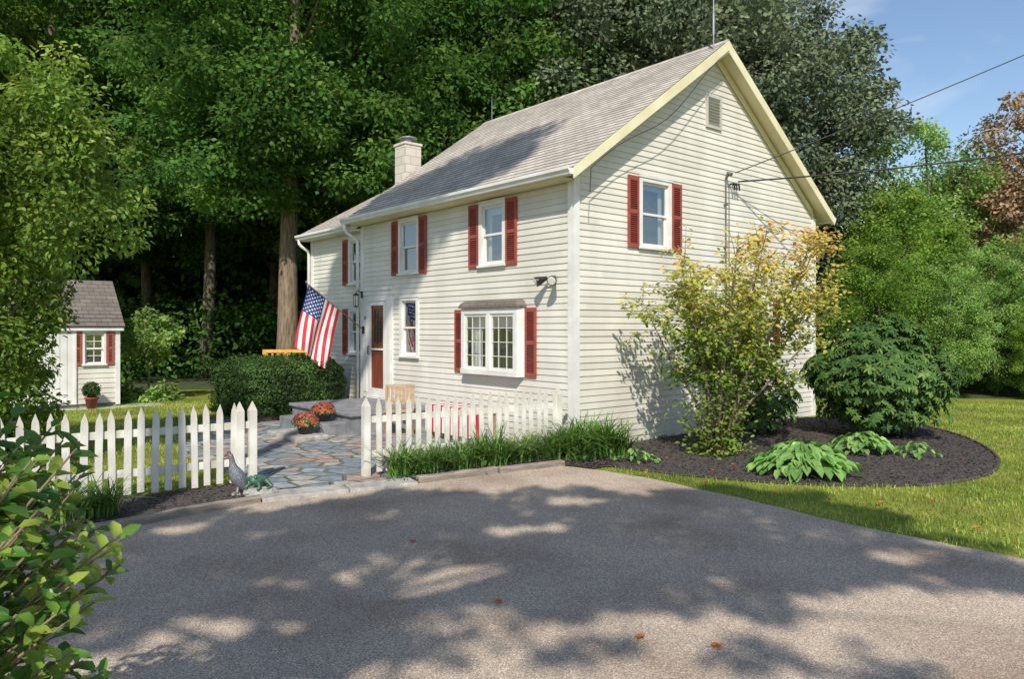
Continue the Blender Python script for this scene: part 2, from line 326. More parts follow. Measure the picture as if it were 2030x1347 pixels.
def clumps(name,C,R,npc,size,mat,flat=.5,asp=.6,up=.8,tint=None,simple=False,keep=None):
    nc=len(C); ct=np.repeat(rng.random(nc),npc)
    C=np.repeat(C,npc,0); R=np.repeat(R,npc); n=len(C); D=rdir(n)
    rr=R*rng.random(n)**.45
    P=C+D*rr[:,None]*np.array([1,1,flat])
    N=D*.6+np.array([0,0,.55 if simple else up])+rng.normal(0,.5,(n,3))
    T=D+rng.normal(0,.6,(n,3)); T[:,2]-=.3
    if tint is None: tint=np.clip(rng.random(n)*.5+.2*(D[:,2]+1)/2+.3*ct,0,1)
    S=size*rng.uniform(.7,1.3,n)
    if keep is not None:
        k=keep(P); P,N,T,S,tint=P[k],N[k],T[k],S[k],tint[k]
    if simple: return diamonds(name,P,N,T,S,mat,asp,tint)
    return leaves(name,P,N,T,S,mat,asp,tint)
def envelope(n,ell,lo=.45):
    ell=np.array(ell,float); w=ell[:,3]*ell[:,4]*ell[:,5]; k=rng.choice(len(ell),n,p=w/w.sum())
    D=rdir(n); r=(lo**3+(1-lo**3)*rng.random(n))**(1/3)*rng.uniform(.88,1.1,n)
    return ell[k,:3]+D*r[:,None]*ell[k,3:]
def make_tree(nm,H,r0,ell,ncl,npc,cr,leaf,mat,bark=None,flat=.45,nlimb=14,lo=.4,wig=.25,trunk_top=.85,seed=1,C=None,keep=None):
    rnd=random.Random(seed)
    if C is None: C=envelope(ncl,ell,lo)
    ncl=len(C)
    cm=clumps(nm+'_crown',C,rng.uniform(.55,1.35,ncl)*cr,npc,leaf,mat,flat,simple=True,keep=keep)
    b=MB(); k=9; pts=[];rs=[]
    for i in range(k):
        f=i/(k-1); pts.append((wig*math.sin(f*4+seed)*f*2,wig*math.cos(f*3+seed)*f*2,H*trunk_top*f)); rs.append(r0*(1.25 if i==0 else 1)*(1-f*.8))
    b.tube(pts,rs,12)
    ids=list(range(ncl)); rnd.shuffle(ids)
    for j in ids[:nlimb]:
        c=Vector(C[j]); zb=max(min(c.z-.3*math.hypot(c.x,c.y)-.4,H*trunk_top*.92),H*.12); f=zb/(H*trunk_top); x=f*(k-1); i=int(x); a=Vector(pts[i]).lerp(Vector(pts[min(i+1,k-1)]),x-i)
        rr=r0*(1-f*.8)*.5; mid=a.lerp(c,.5)+Vector((0,0,.25))
        b.tube([a,a.lerp(mid,.6),mid,c],[rr,rr*.75,rr*.5,rr*.12],6)
    return b.mesh(nm+'_trunk',[bark or m_bark2],True),cm
def put_tree(ms,x,y,s=1,rot=0,label='',name='tree',cat='tree',group=None,sz=None):
    e=thing(name,label,cat,(x,y,0),rot,group); e.scale=(s,s,sz or s)
    add('trunk',ms[0],e); add('crown',ms[1],e); return e

# ---------------- setting ----------------
tag(MB().poly([(-500,-300,0),(500,-300,0),(500,700,0),(-500,700,0)]).obj('ground',m_lawn),kind='structure')
drive=[(-2.54,8.27),(-4.0,6.7),(-6.2,4.4),(-8,-8),(14,-8),(12,0),(6.3,4.1),(4.19,6.11),(3.3,7.12),(2.47,8.39),(1.75,9.35),(1.2,9.9),(.657,10.23),(-1.195,9.07)]
sheet('driveway',drive,.006,m_asph,.012)
patio=[(-3.15,8.7),(-1.75,8.95),(.9,11.2),(.956,11.55),tuple(CN+d1*6.5),(-6.2,15.4),(-5.6,13),(-5.0,11.2),(-3.5,9.5)]
sheet('patio',patio,.010,m_flag,.02)
bedR=[(-1.75,8.95),(-1.15,9.08),(.66,10.24),(1.1,10.0),(1.48,10.2),(1.2,11.6),(.9,11.3)]
bedL=[(-2.6,8.3),(-4.02,6.75),(-6.0,4.7),(-6.6,5.8),(-6.2,7.0),(-3.3,9.0),(-3.0,8.9)]
kid=[(1.15,10.3),(1.5,10.0),(2.44,9.37),(3.5,8.93),(4.74,8.85),(5.6,9.2),(6.3,9.75),(7.0,10.7),(7.5,11.8),(7.9,13.2),(7.9,14.8),(6.6,16.4),(1.0,11.7)]
kid=[kid[0]]+smoothpoly(kid,2)[4:-3]
forest_poly=[(-60,21.5),(-14,21.5),(-8,23.5),(3,23.5),(9,21),(14,19.6),(60,19),(60,120),(-60,120)]
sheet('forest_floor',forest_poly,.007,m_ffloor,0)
def mulchbed(poly,z,n):
    o=sheet('mulch_bed',poly,z,m_mulch,.02)
    P=np.array(poly); lo,hi=P.min(0),P.max(0); Q=rng.uniform(lo,hi,(n*3,2)); Q=Q[inpoly(Q,poly)][:n]; k=len(Q)
    me=leaves('mulch_chip',np.c_[Q,np.full(k,z+.012)+rng.random(k)*.02],rng.normal(0,.4,(k,3))+[0,0,1],rng.normal(size=(k,3))*[1,1,.3],rng.uniform(.02,.06,k),m_mulch,.4)
    return tag(add('mulch_chips',me),kind='stuff')
mulchbed(bedR,.014,2500); mulchbed(bedL,.014,2500); mulchbed(kid,.012,9000)
sheet('gravel_path',[(-9.5,17.4),(-8.4,18.2),(-8.9,18.8),(-11.0,17.3),(-10.8,16.5)],.009,m_gravel,.02)

def kerb(a,b,w,h,mat,nm='kerb'):
    a=Vector((*a,0));b=Vector((*b,0)); L=(b-a).length
    o=MB(); ang=math.atan2(b.y-a.y,b.x-a.x)
    n=max(3,int(L/.2)); rr=random.Random(int(L*1000))
    top=[(L*i/n,rr.uniform(-.012,.012),rr.uniform(-.008,.008)) for i in range(n+1)]
    for i in range(n+1):
        x,dy,dz=top[i]; o.v+=[(x,-w/2+dy,-.05),(x,w/2+dy,-.05),(x,w/2+dy-.01,h+dz),(x,-w/2+dy+.01,h+dz)]
    for i in range(n):
        k=i*4
        for q in range(4): o.f.append((k+q,k+(q+1)%4,k+4+(q+1)%4,k+4+q)); o.m.append(0)
    o.f+=[(3,2,1,0),(n*4,n*4+1,n*4+2,n*4+3)]; o.m+=[0,0]
    ob=o.obj(nm,mat,None,a,ang,bevel=.015); return tag(ob,kind='structure')
kerb((-6.2,4.45),(-3.95,6.82),.13,.075,m_timb); kerb((-3.93,6.84),(-2.75,8.12),.13,.08,m_timb)
kerb((-2.78,8.22),(-1.95,8.72),.36,.05,m_gran); kerb((-1.93,8.74),(-1.2,9.12),.34,.045,m_gran)
kerb((-1.15,9.12),(-.2,9.74),.13,.085,m_timb); kerb((-.18,9.75),(.70,10.3),.13,.08,m_timb)
eb=MB(); ex_=[p for p in kid if p[0]>4.2 and p[1]<15 and p[0]-p[1]*.2>3]; eb.tube([(x,y,.01) for x,y in ex_],.028,6); tag(eb.obj('bed_edging',m_mulch),kind='structure')

# ---------------- house ----------------
H=thing('house','two storey cream clapboard house with red shutters and grey shingle roof','house',(CN[0],CN[1],0),ANG)
W=7.29; LEN=6.65
def siding(name,parent,loc,rot,length,z0,ztop,openings,xr=None,mat=m_sid,ex=EX,o0=.004,o1=.018):
    b=MB(); z=z0
    while z<ztop-1e-4:
        z1=min(z+ex,ztop); zm=(z+z1)/2
        l0,r0=(0,length) if xr is None else xr(z); l1,r1=(0,length) if xr is None else xr(z1)
        if r0-l0<.05: break
        cuts=sorted([(a,c) for a,c,za,zb in openings if za<zm<zb])
        edges=[]
        start='L'
        for a,c in cuts: edges.append((start,a)); start=c
        edges.append((start,'R'))
        for a,c in edges:
            a0,a1=(l0,l1) if a=='L' else (a,a); c0,c1=(r0,r1) if c=='R' else (c,c)
            j=random.uniform(-.0015,.0015)
            i=len(b.v); b.v+=[(a0,-o1+j,z),(c0,-o1-j,z),(c1,-o0,z1),(a1,-o0,z1),(a0,-o0,z),(c0,-o0,z)]
            b.f+=[(i,i+1,i+2,i+3),(i+4,i+5,i+1,i)]; b.m+=[0,0]
        z=z1
    return b.obj(name,mat,parent,loc,rot)
SL=.72; ZE=4.31; OV=.3
def under(x): return ZE+SL*(min(x,W-x)+OV)-.14
def xr(z):
    if z<under(0): return (0,W)
    d=(z+.14-ZE)/SL-OV; return (d,max(W-d,d))
gop=[(1.49,2.35,3.22,4.44),(3.36,3.83,5.58,6.19),(4.8,5.6,1.35,2.5)]
sh=lambda o,k=.03:(o[0]+k,o[1]-k,o[2]+k,o[3]-k)
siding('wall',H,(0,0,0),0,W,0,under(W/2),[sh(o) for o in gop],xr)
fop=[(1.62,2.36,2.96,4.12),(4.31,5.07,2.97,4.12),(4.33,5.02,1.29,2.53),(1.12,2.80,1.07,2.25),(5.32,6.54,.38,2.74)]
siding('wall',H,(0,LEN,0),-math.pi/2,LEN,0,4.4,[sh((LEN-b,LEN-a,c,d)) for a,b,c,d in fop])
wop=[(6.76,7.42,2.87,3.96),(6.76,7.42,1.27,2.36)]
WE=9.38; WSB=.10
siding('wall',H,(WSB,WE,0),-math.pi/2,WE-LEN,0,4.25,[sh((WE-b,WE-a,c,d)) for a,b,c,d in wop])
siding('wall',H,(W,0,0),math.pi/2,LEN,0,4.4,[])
WW=6.0; WSL=.57; WZE=4.2
def wxr(z):
    zz=WZE-.12+WSL*.3
    if z<zz: return (0,WW)
    d=(z-zz)/WSL; return (d,max(WW-d,d))
siding('wall',H,(WW+WSB,WE,0),math.pi,WW,0,5.8,[],wxr)
siding('wall',H,(WW+WSB,LEN,0),math.pi/2,WE-LEN,0,4.2,[])
siding('wall',H,(W,LEN,0),math.pi,W,0,under(W/2),[],xr)
ib=MB(); zi=4.3
ib.prism([(.25,.25,0),(W-.25,.25,0),(W-.25,.25,zi),(W/2,.25,6.6),(.25,.25,zi)],(0,LEN+.0,0))
ib.box(WSB+.2501,WW-.2,LEN-.2,WE-.25,0,4.1)
ib.obj('interior',m_dark,H)
MB().box(.02,W-.02,.02,LEN-.02,-.2,.04).box(WSB+.02,WW,LEN,WE-.02,-.2,.04).obj('foundation',m_conc,H)
for bx in ([(-.04,.085,-.04,-.003,0,4.26),(-.04,-.003,-.003,.10,0,4.2)],[(W-.085,W+.04,-.04,-.003,0,4.26),(W+.003,W+.04,-.003,.1,0,4.2)],[(-.03,0,LEN-.10,LEN+.02,0,4.2),(-.0295,WSB,LEN+.021,LEN+.03,0,4.2)],[(WSB-.035,WSB-.003,WE-.09,WE+.03,0,4.1)]):
    cb=MB()
    for q in bx: cb.box(*q)
    cb.obj('corner_board',m_trim,H)
def roofmesh(name,x0,z0,sl,xm,y0,y1,mat,parent,course=.14,th=.012):
    b=MB(); b.uv=[]; cs=math.sqrt(1+sl*sl); Ls=(xm-x0)*cs
    for side in(0,1):
        s=0
        while s<Ls-1e-4:
            s1=min(s+course,Ls)
            i=len(b.v)
            for y in(y0,y1):
                for (ss,zz) in((s,th),(s1,.001),(s,-.003)):
                    X=x0+ss/cs; X=X if side==0 else 2*xm-X; b.v.append((X,y,z0+ss/cs*sl+zz)); b.uv.append((y,ss))
            fs=[(i,i+3,i+4,i+1),(i+2,i+5,i+3,i)]
            if side==0: fs=[tuple(reversed(f)) for f in fs]
            b.f+=fs; b.m+=[0,0]; s=s1
    zr=z0+(xm-x0)*sl
    n0=len(b.v); b.prism([(xm-.13,y0,zr-.13*sl+.012),(xm,y0,zr+.02),(xm+.13,y0,zr-.13*sl+.012)],(0,y1-y0,0)); b.uv+=[(v[1],v[0]) for v in b.v[n0:]]
    return b.obj(name,mat,parent)
Y0,Y1=-OV,6.86
ROOF=roofmesh('roof',-OV-.04,ZE-.04*SL,SL,W/2,Y0-.02,Y1+.02,m_shing,H)
t=MB(); xm=W/2; zr=ZE+SL*(xm+OV)
t.prism([(-OV,Y0,ZE-.012),(xm,Y0,zr-.012),(W+OV,Y0,ZE-.012),(W+OV,Y0,ZE-.10),(xm,Y0,zr-.14),(-OV,Y0,ZE-.10)],(0,Y1-Y0,0))
t.box(-OV+.001,-.003,.0,LEN,4.16,4.20)
t.obj('soffit',m_rake,H)
rb=MB()
for y in(Y0-.025,Y1+.002):
    rb.prism([(-OV-.02,y,ZE-.015),(xm,y,zr-.015),(xm,y,zr-.22),(-OV-.02,y,ZE-.19)],(0,.022,0))
    rb.prism([(W+OV+.02,y,ZE-.015),(W+OV+.02,y,ZE-.19),(xm,y,zr-.22),(xm,y,zr-.015)],(0,.022,0))
rb.box(-OV-.021,-OV-.001,Y0,Y1,ZE-.14,ZE-.02); rb.box(W+OV+.001,W+OV+.02,Y0,Y1,ZE-.14,ZE-.02)
rb.prism([(.1,-.045,under(.1)-.01),(xm,-.045,under(xm)-.01),(xm,-.045,under(xm)-.16),(.1,-.045,under(.1)-.14)],(0,.02,0))
rb.prism([(W-.1,-.045,under(.1)-.01),(W-.1,-.045,under(.1)-.14),(xm,-.045,under(xm)-.16),(xm,-.045,under(xm)-.01)],(0,.02,0))
rb.obj('rake_board',m_rake,H)
roofmesh('roof',WSB-.28,WZE,WSL,WSB+WW/2,LEN+.25,WE+.25,m_shing,H)
xm2=WSB+WW/2; z2=WZE+WSL*(xm2-(WSB-.25))
t=MB(); t.prism([(WSB-.25,LEN+.02,WZE),(xm2,LEN+.02,z2-.01),(WSB+WW+.25,LEN+.02,WZE),(WSB+WW+.25,LEN+.02,WZE-.1),(xm2,LEN+.02,z2-.13),(WSB-.25,LEN+.02,WZE-.1)],(0,WE+.22-LEN-.02,0))
t.box(WSB-.25,WSB-.003,LEN+.03,WE+.2,WZE-.14,WZE-.105); t.obj('soffit',m_trim,H)
def gutter(x,z,y0,y1):
    p=[(x,y0,z-.12),(x-.07,y0,z-.12),(x-.085,y0,z-.085),(x-.115,y0,z-.05),(x-.115,y0,z),(x-.10,y0,z),(x-.10,y0,z-.03),(x,y0,z-.03)]
    return MB().prism(p,(0,y1-y0,0)).obj('gutter',m_trim,H)
gutter(-OV-.022,ZE-.01,Y0-.01,Y1+.02); gutter(WSB-.252,WZE-.0,LEN+.3,WE+.24)
MB().prism([(W+OV+.022,Y0,ZE-.13),(W+OV+.022,Y0,ZE-.02),(W+OV+.13,Y0,ZE-.02),(W+OV+.13,Y0,ZE-.06),(W+OV+.09,Y0,ZE-.13)],(0,Y1-Y0,0)).obj('gutter',m_trim,H)
for pts in([(-.37,6.78,4.2),(-.37,6.78,4.08),(-.32,6.78,4.0),(-.09,6.74,3.86),(-.07,6.73,3.78),(-.07,6.73,.15)],
           [(-.2,9.5,4.1),(-.2,9.5,4.0),(-.16,9.48,3.94),(.01,9.44,3.82),(.03,9.44,3.74),(.03,9.44,.15)]):
    MB().tube(pts,.038,8).obj('downspout',m_trim,H,smooth=True)
c=MB(); c.box(-.23,.23,-.23,.23,4.6,6.27)
CH=c.obj('chimney',m_chim,H,(1.55,7.22,0),bevel=.01)
MB().box(-.255,.255,-.255,.255,6.271,6.33).obj('chimney_crown',m_chim,CH,bevel=.01)
MB().tube([(0,0,6.33),(0,0,6.44)],.09,12).lathe([(.05,6.44),(.22,6.46),(.22,6.48),(.04,6.50)],16).obj('chimney_cap',m_steel,CH)

def shutter(w,h,mat):
    b=MB(); s=.045; b.box(-w/2,-w/2+s,-.05,-.024,0,h).box(w/2-s,w/2,-.05,-.024,0,h)
    for z,hh in((0,.07),(h/2-.03,.06),(h-.07,.07)): b.box(-w/2+s,w/2-s,-.049,-.025,z,z+hh)
    b.box(-w/2+.01,w/2-.01,-.030,-.026,.01,h-.01)
    z=.08
    R=Matrix.Rotation(rad(-38),3,'X')
    while z<h-.08:
        if not(h/2-.045<z<h/2+.045): b.obox((0,-.038,z),w-2*s,.03,.007,R)
        z+=.034
    return b.mesh('shutter',[mat])
def pleats(x0,x1,za,zb,y=.12,step=.018):
    b=MB(); n=max(2,int(abs(x1-x0)/step)); 
    for i in range(n):
        a=x0+(x1-x0)*i/n; c_=x0+(x1-x0)*(i+1)/n; b.poly([(a,y+.012*math.sin(i*1.9),za),(c_,y+.012*math.sin((i+1)*1.9),za),(c_,y+.012*math.sin((i+1)*1.9),zb),(a,y+.012*math.sin(i*1.9),zb)])
    return b
def window(parent,loc,rot,w,h,shut=(0,0),shw=.28,mat=m_red,curt=0,grid=None,tw=.085,bp=None):
    b=MB(); b.box(-w/2,-w/2+tw,-.045,.06,0,h).box(w/2-tw,w/2,-.045,.06,0,h).box(-w/2,w/2,-.046,.06,h-tw,h).box(-w/2+tw,w/2-tw,-.044,.06,0,tw*.8)
    b.box(-w/2-.02,w/2+.02,-.075,-.047,.0,.04).box(-w/2-.015,w/2+.015,-.062,-.047,h-.02,h+.012)
    wo=b.obj('window',m_trim,parent,loc,rot,bevel=.003)
    wi=w-2*tw; zb=tw*.8; zt=h-tw; zm=(zb+zt)/2; s=.04
    sb=MB()
    for (za,zc,y) in((zm-.02,zt,.0),(zb,zm+.02,.028)):
        sb.box(-wi/2,-wi/2+s,y,y+.026,za,zc).box(wi/2-s,wi/2,y,y+.026,za,zc).box(-wi/2+s,wi/2-s,y+.0005,y+.0255,za,za+s).box(-wi/2+s,wi/2-s,y+.0005,y+.0255,zc-s,zc)
    if grid:
        for (za,zc,y) in((zm-.02,zt,.004),(zb,zm+.02,.032)):
            for i in range(1,grid[0]):
                x=-wi/2+wi*i/grid[0]; sb.box(x-.008,x+.008,y,y+.012,za+s,zc-s)
            for i in range(1,grid[1]):
                z=za+(zc-za)*i/grid[1]; sb.box(-wi/2+s,wi/2-s,y+.0005,y+.0115,z-.008,z+.008)
    sb.obj('sash',m_trim,wo)
    pb=MB(); pb.poly([(-wi/2+.01,.013,zm),(wi/2-.01,.013,zm),(wi/2-.01,.013,zt),(-wi/2+.01,.013,zt)]); pb.poly([(-wi/2+.01,.042,zb),(wi/2-.01,.042,zb),(wi/2-.01,.042,zm),(-wi/2+.01,.042,zm)])
    pb.obj('pane',m_glass,wo)
    if curt:
        for side in(-1,1): pleats(side*wi/2,side*(wi/2-.12),zb,zt+.02).obj('curtain',m_curt,wo)
        MB().poly([(-wi/2,.1,zt-(zt-zb)*curt),(wi/2,.1,zt-(zt-zb)*curt),(wi/2,.1,zt+.02),(-wi/2,.1,zt+.02)]).obj('window_shade',m_curt,wo)
    for k,sx in((0,-1),(1,1)):
        if shut[k]: add('shutter',SHM(shw,h-.03,mat),wo,(sx*(w/2+shw/2+.008),0,.01))
    return wo
_sc={}
def SHM(w,h,mat):
    k=(round(w,3),round(h,3),mat.name)
    if k not in _sc:_sc[k]=shutter(w,h,mat)
    return _sc[k]
FR=-math.pi/2
window(H,(1.92,0,3.22),0,.86,1.22,(1,1),.27,curt=.1)
window(H,(5.2,0,1.35),0,.80,1.15,(1,1),.27,curt=.3)
window(H,(0,1.99,2.96),FR,.74,1.16,(1,1),.29,curt=.15)
window(H,(0,4.69,2.97),FR,.76,1.15,(1,1),.26,curt=.0)
window(H,(0,4.675,1.29),FR,.70,1.24,curt=.0)
window(H,(WSB,7.09,2.87),FR,.66,1.09,(1,0),.27,curt=.2)
window(H,(WSB,7.09,1.27),FR,.66,1.09,(1,0),.27,curt=.2)
bw,bh=1.68,1.16; 
B=MB(); P=.14; y=-P
B.box(-bw/2+.06,bw/2-.06,y-.03,.02,0,.09); B.box(-bw/2+.06,bw/2-.06,y-.01,.02,bh-.10,bh)
for x in(-bw/2+.06,-.045,bw/2-.15): B.box(x,x+.09,y-.012,y+.05,.09,bh-.10)
for s in(-1,1):
    B.prism([(s*(bw/2),-.022,0),(s*(bw/2-.06),y-.01,0),(s*(bw/2-.10),y,0),(s*(bw/2-.05),-.0,0)],(0,0,bh))
bay=B.obj('bay_window',m_trim,H,(0,1.96,1.08),FR,bevel=.004)
wi=(bw-.12-.27)/2
for s in(-1,1):
    S=MB()
    x0=-.045+.09 if s>0 else -bw/2+.15; x1=x0+wi
    zb,zt=.09,bh-.10; yy=y+.012
    S.box(x0,x0+.045,yy,yy+.03,zb,zt).box(x1-.045,x1,yy,yy+.03,zb,zt).box(x0+.045,x1-.045,yy+.001,yy+.029,zb,zb+.045).box(x0+.045,x1-.045,yy+.001,yy+.029,zt-.045,zt)
    for i in(1,2): xx=x0+wi*i/3; S.box(xx-.006,xx+.006,yy+.006,yy+.018,zb+.045,zt-.045)
    for i in range(1,4): zz=zb+(zt-zb)*i/4; S.box(x0+.045,x1-.045,yy+.0065,yy+.0175,zz-.006,zz+.006)
    S.obj('sash',m_trim,bay)
    pleats(s*(bw/2-.1),s*(bw/2-.42),.08,bh-.05,.06,.022).obj('curtain',m_curt,bay)
MB().poly([(-bw/2+.14,.062,bh-.34),(bw/2-.14,.062,bh-.34),(bw/2-.14,.062,bh-.05),(-bw/2+.14,.062,bh-.05)]).obj('valance',m_curt,bay)
MB().poly([(-bw/2+.14,y+.035,.08),(bw/2-.14,y+.035,.08),(bw/2-.14,y+.035,bh-.08),(-bw/2+.14,y+.035,bh-.08)]).obj('pane',m_glass3,bay)
hr=MB(); hr.uv=[]
A=[(-bw/2-.03,-.0,bh+.005),(-bw/2+.02,y-.05,bh+.005),(bw/2-.02,y-.05,bh+.005),(bw/2+.03,-.0,bh+.005)]
prev=A
for k in range(1,5):
    f_=k/4; zz=bh+.005+.14*math.sin(f_*math.pi/2); ins=.16*(1-math.cos(f_*math.pi/2)); cur=[(-bw/2-.03+ins,-.0,zz),(-bw/2+.02+ins,(y-.05)*(1-f_**2*.9),zz),(bw/2-.02-ins,(y-.05)*(1-f_**2*.9),zz),(bw/2+.03-ins,-.0,zz)]
    for q in range(3): hr.poly([prev[q],prev[q+1],cur[q+1],cur[q]])
    prev=cur
hr.poly([A[0],A[3],A[2],A[1]]).poly(prev)
hr.uv=[(v[0],v[2]*2) for v in hr.v]; hr.obj('bay_roof',m_shing2,bay)
for s in(-1,1): add('shutter',SHM(.27,bh-.02,m_red),bay,(s*(bw/2+.15),0,.01))
v=MB(); v.box(-.235,-.19,-.05,.02,0,.61).box(.19,.235,-.05,.02,0,.61).box(-.19,.19,-.049,.02,0,.05).box(-.19,.19,-.049,.02,.56,.61).box(-.19,.19,.0,.02,.05,.56)
R=Matrix.Rotation(rad(-40),3,'X')
for i in range(9): v.obox((0,-.022,.08+i*.056),.38,.05,.008,R)
v.obj('gable_vent',m_vent,H,(3.6,0,5.58))
# door
dcy=5.92
D=MB(); hw=.61
D.box(-hw,-.36,-.05,.05,.38-.0,2.6).box(.36,hw,-.05,.05,.38,2.6).box(-hw-.03,hw+.03,-.06,.05,2.6,2.74).box(-hw-.06,hw+.06,-.09,-.06,2.70,2.75).box(-.36,.36,-.05,.05,2.47,2.6)
D.box(-hw+.05,-.42,-.062,-.051,.5,2.52).box(.42,hw-.05,-.062,-.051,.5,2.52).box(-.40,.40,-.10,.05,.34,.40)
D.obj('door_frame',m_trim,H,(0,dcy,0),FR,bevel=.004)
dd=MB(); dd.box(-.355,.355,-.01,.07,.401,2.469)
for s in(-1,1): dd.box(s*.17-.12,s*.17+.12,-.020,-.0101,.5,1.25)
dd.box(-.29,.29,-.020,-.0101,1.35,1.42)
DO=dd.obj('door',m_door,H,(0,dcy,0),FR)
dl=MB(); dl.box(-.19,.19,-.016,-.0101,1.58,2.32); dl.obj('door_light',m_dark,DO)
dg=MB()
for i in range(4): x=-.19+i*.1267; dg.box(x-.006,x+.006,-.024,-.0165,1.58,2.32)
for i in range(4): z=1.58+i*.2467; dg.box(-.19,.19,-.0235,-.0168,z-.006,z+.006)
dg.obj('door_muntin',m_door,DO)
st=MB(); st.box(-.355,-.27,-.055,-.025,.41,2.46).box(.27,.355,-.055,-.025,.41,2.46).box(-.27,.27,-.054,-.026,.41,.6).box(-.27,.27,-.054,-.026,2.38,2.46).box(-.27,.27,-.054,-.026,1.42,1.46)
st.obj('storm_door',m_trim,DO)
MB().poly([(-.28,-.04,.59),(.28,-.04,.59),(.28,-.04,2.39),(-.28,-.04,2.39)]).obj('pane',m_glass2,DO)
MB().tube([(-.32,-.05,1.33),(-.32,-.09,1.33),(-.32,-.09,1.5),(-.32,-.05,1.5)],.012,6).obj('handle',m_metal,DO)
fc=bpy.data.curves.new('house_number','FONT'); fc.body='11'; fc.size=.11; fc.extrude=.004; fc.align_x='CENTER'
fo=bpy.data.objects.new('tmp',fc); COL.objects.link(fo); bpy.context.view_layer.update()
me=bpy.data.meshes.new_from_object(fo.evaluated_get(bpy.context.evaluated_depsgraph_get())); COL.objects.unlink(fo); bpy.data.objects.remove(fo)
me.materials.clear(); me.materials.append(m_metal)
add('house_number',me,H,(-.068,dcy+.48,2.08),(math.pi/2,0,FR))
l=MB(); l.tube([(0,0,.05),(0,-.12,.1),(0,-.15,.05)],.01,6).lathe([(.02,.04),(.075,.0),(.08,-.01),(.02,-.011)],8,0,(0,-.15,0)).lathe([(.05,-.24),(.055,-.25),(.03,-.27)],8,0,(0,-.15,0))
for k in range(4):
    a=k*math.pi/2+.78; l.tube([(.06*math.cos(a),-.15+.06*math.sin(a),-.01),(.05*math.cos(a),-.15+.05*math.sin(a),-.24)],.006,5)
l.box(-.05,.05,-.012,.0,-.06,.12)
LA=l.obj('wall_lantern',m_metal,H,(-.05,6.56,2.62),FR)
MB().lathe([(.04,-.235),(.05,-.02)],8,0,(0,-.15,0)).obj('lamp_glass',m_lamp,LA)
f=MB(); f.box(-.06,.06,-.03,-.02,-.06,.06).tube([(0,-.03,0),(0,-.08,0)],.03,8)
for s in(-1,1):
    f.tube([(0,-.07,0),(s*.10,-.10,.02)],.015,6)
    dv=Vector((s*.5,-.8,-.35)).normalized(); a=Vector((s*.10,-.10,.02)); f.tube([a-dv*.03,a+dv*.03,a+dv*.12,a+dv*.17],[.03,.045,.075,.08],12)
FL=f.obj('flood_light',m_metal,H,(-.02,.42,2.66),FR,smooth=False)
for s in(-1,1):
    dv=Vector((s*.5,-.8,-.35)).normalized(); a=Vector((s*.10,-.10,.02)); MB().tube([a+dv*.168,a+dv*.18],[.07,.06],12).obj('bulb',m_lamp,FL)
sm=MB(); sm.tube([(3.96,-.05,1.6),(3.96,-.05,4.72)],.013,8).tube([(3.96,-.05,4.70),(3.96,-.10,4.80),(3.96,-.17,4.76)],[.022,.04,.038],8).tube([(4.08,-.04,1.5),(4.08,-.04,4.6)],.007,6)
for z in(4.2,3.4,2.6): sm.box(3.93,4.0,-.07,-.02,z,z+.03)
sm.box(3.85,4.08,-.14,-.02,1.35,1.75)
sm.obj('service_mast',m_cond,H,smooth=False)
for x in(4.12,4.2,4.28): MB().tube([(x,-.03,4.62),(x,-.12,4.62),(x,-.13,4.5)],.018,6).obj('insulator',m_metal,H)
cab=MB(); pts=[]
for i in range(13):
    f_=i/12; x=.0+f_*3.6; z=ZE-.1+SL*(x+OV)-.12-.16*math.sin(f_*math.pi)+.08*math.sin(f_*9); pts.append((x,-.36,z))
cab.tube([(-.0,-.34,3.95)]+pts,.007,5); cab.obj('cable',m_rope,H)
MB().tube([(3.35,Y0+.1,zr-.2),(3.35,Y0+.1,9.5)],.012,6).tube([(3.35,Y0+.1,7.2),(3.35,Y0+.1,7.6)],.022,6).obj('antenna_mast',m_steel,H)
MB().tube([(xm,6.6,zr-.02),(xm,6.6,zr+.62)],[.012,.006],6).obj('lightning_rod',m_steel,H)

ST=thing('porch_steps','grey stone landing with lower steps below the front door','steps',(CN[0],CN[1],0),ANG)
MB().box(-1.85,-.05,3.65,6.15,0,.33).obj('landing',m_conc,ST,bevel=.01)
MB().box(-1.9,-.04,3.6,6.2,.331,.39).obj('tread',m_conc,ST,bevel=.012)
MB().box(-2.35,-1.851,3.85,5.6,0,.22).obj('step',m_conc,ST,bevel=.015)
MB().box(-2.95,-2.351,3.5,4.7,0,.085).obj('step',m_gran,ST,bevel=.02)

def wpt(x,y,z): 
    p=CN+d2*x+d1*y; return Vector((p[0],p[1],z))
def sag(a,b,s,n=16): return [a.lerp(b,i/n)+Vector((0,0,-s*4*(i/n)*(1-i/n))) for i in range(n+1)]
a=wpt(3.96,-.25,4.78); e=Vector((16.1,14.2,9.95)); tag(MB().tube(sag(a,e,.12),.010,5).obj('overhead_wire',m_rope),'thin black overhead wire running up from the house','wire','overhead service wires')
a=wpt(4.2,-.15,4.66); e=Vector((16.1,14.2,6.35)); tag(MB().tube(sag(a,e,.22),.016,5).obj('overhead_wire',m_rope),'thick black service cable sagging from the gable wall','wire','overhead service wires')
tag(MB().tube([(16.15,14.25,0),(16.15,14.25,11)],[.15,.1],10).obj('utility_pole',m_timb),'weathered wooden utility pole carrying the service wires','utility pole')

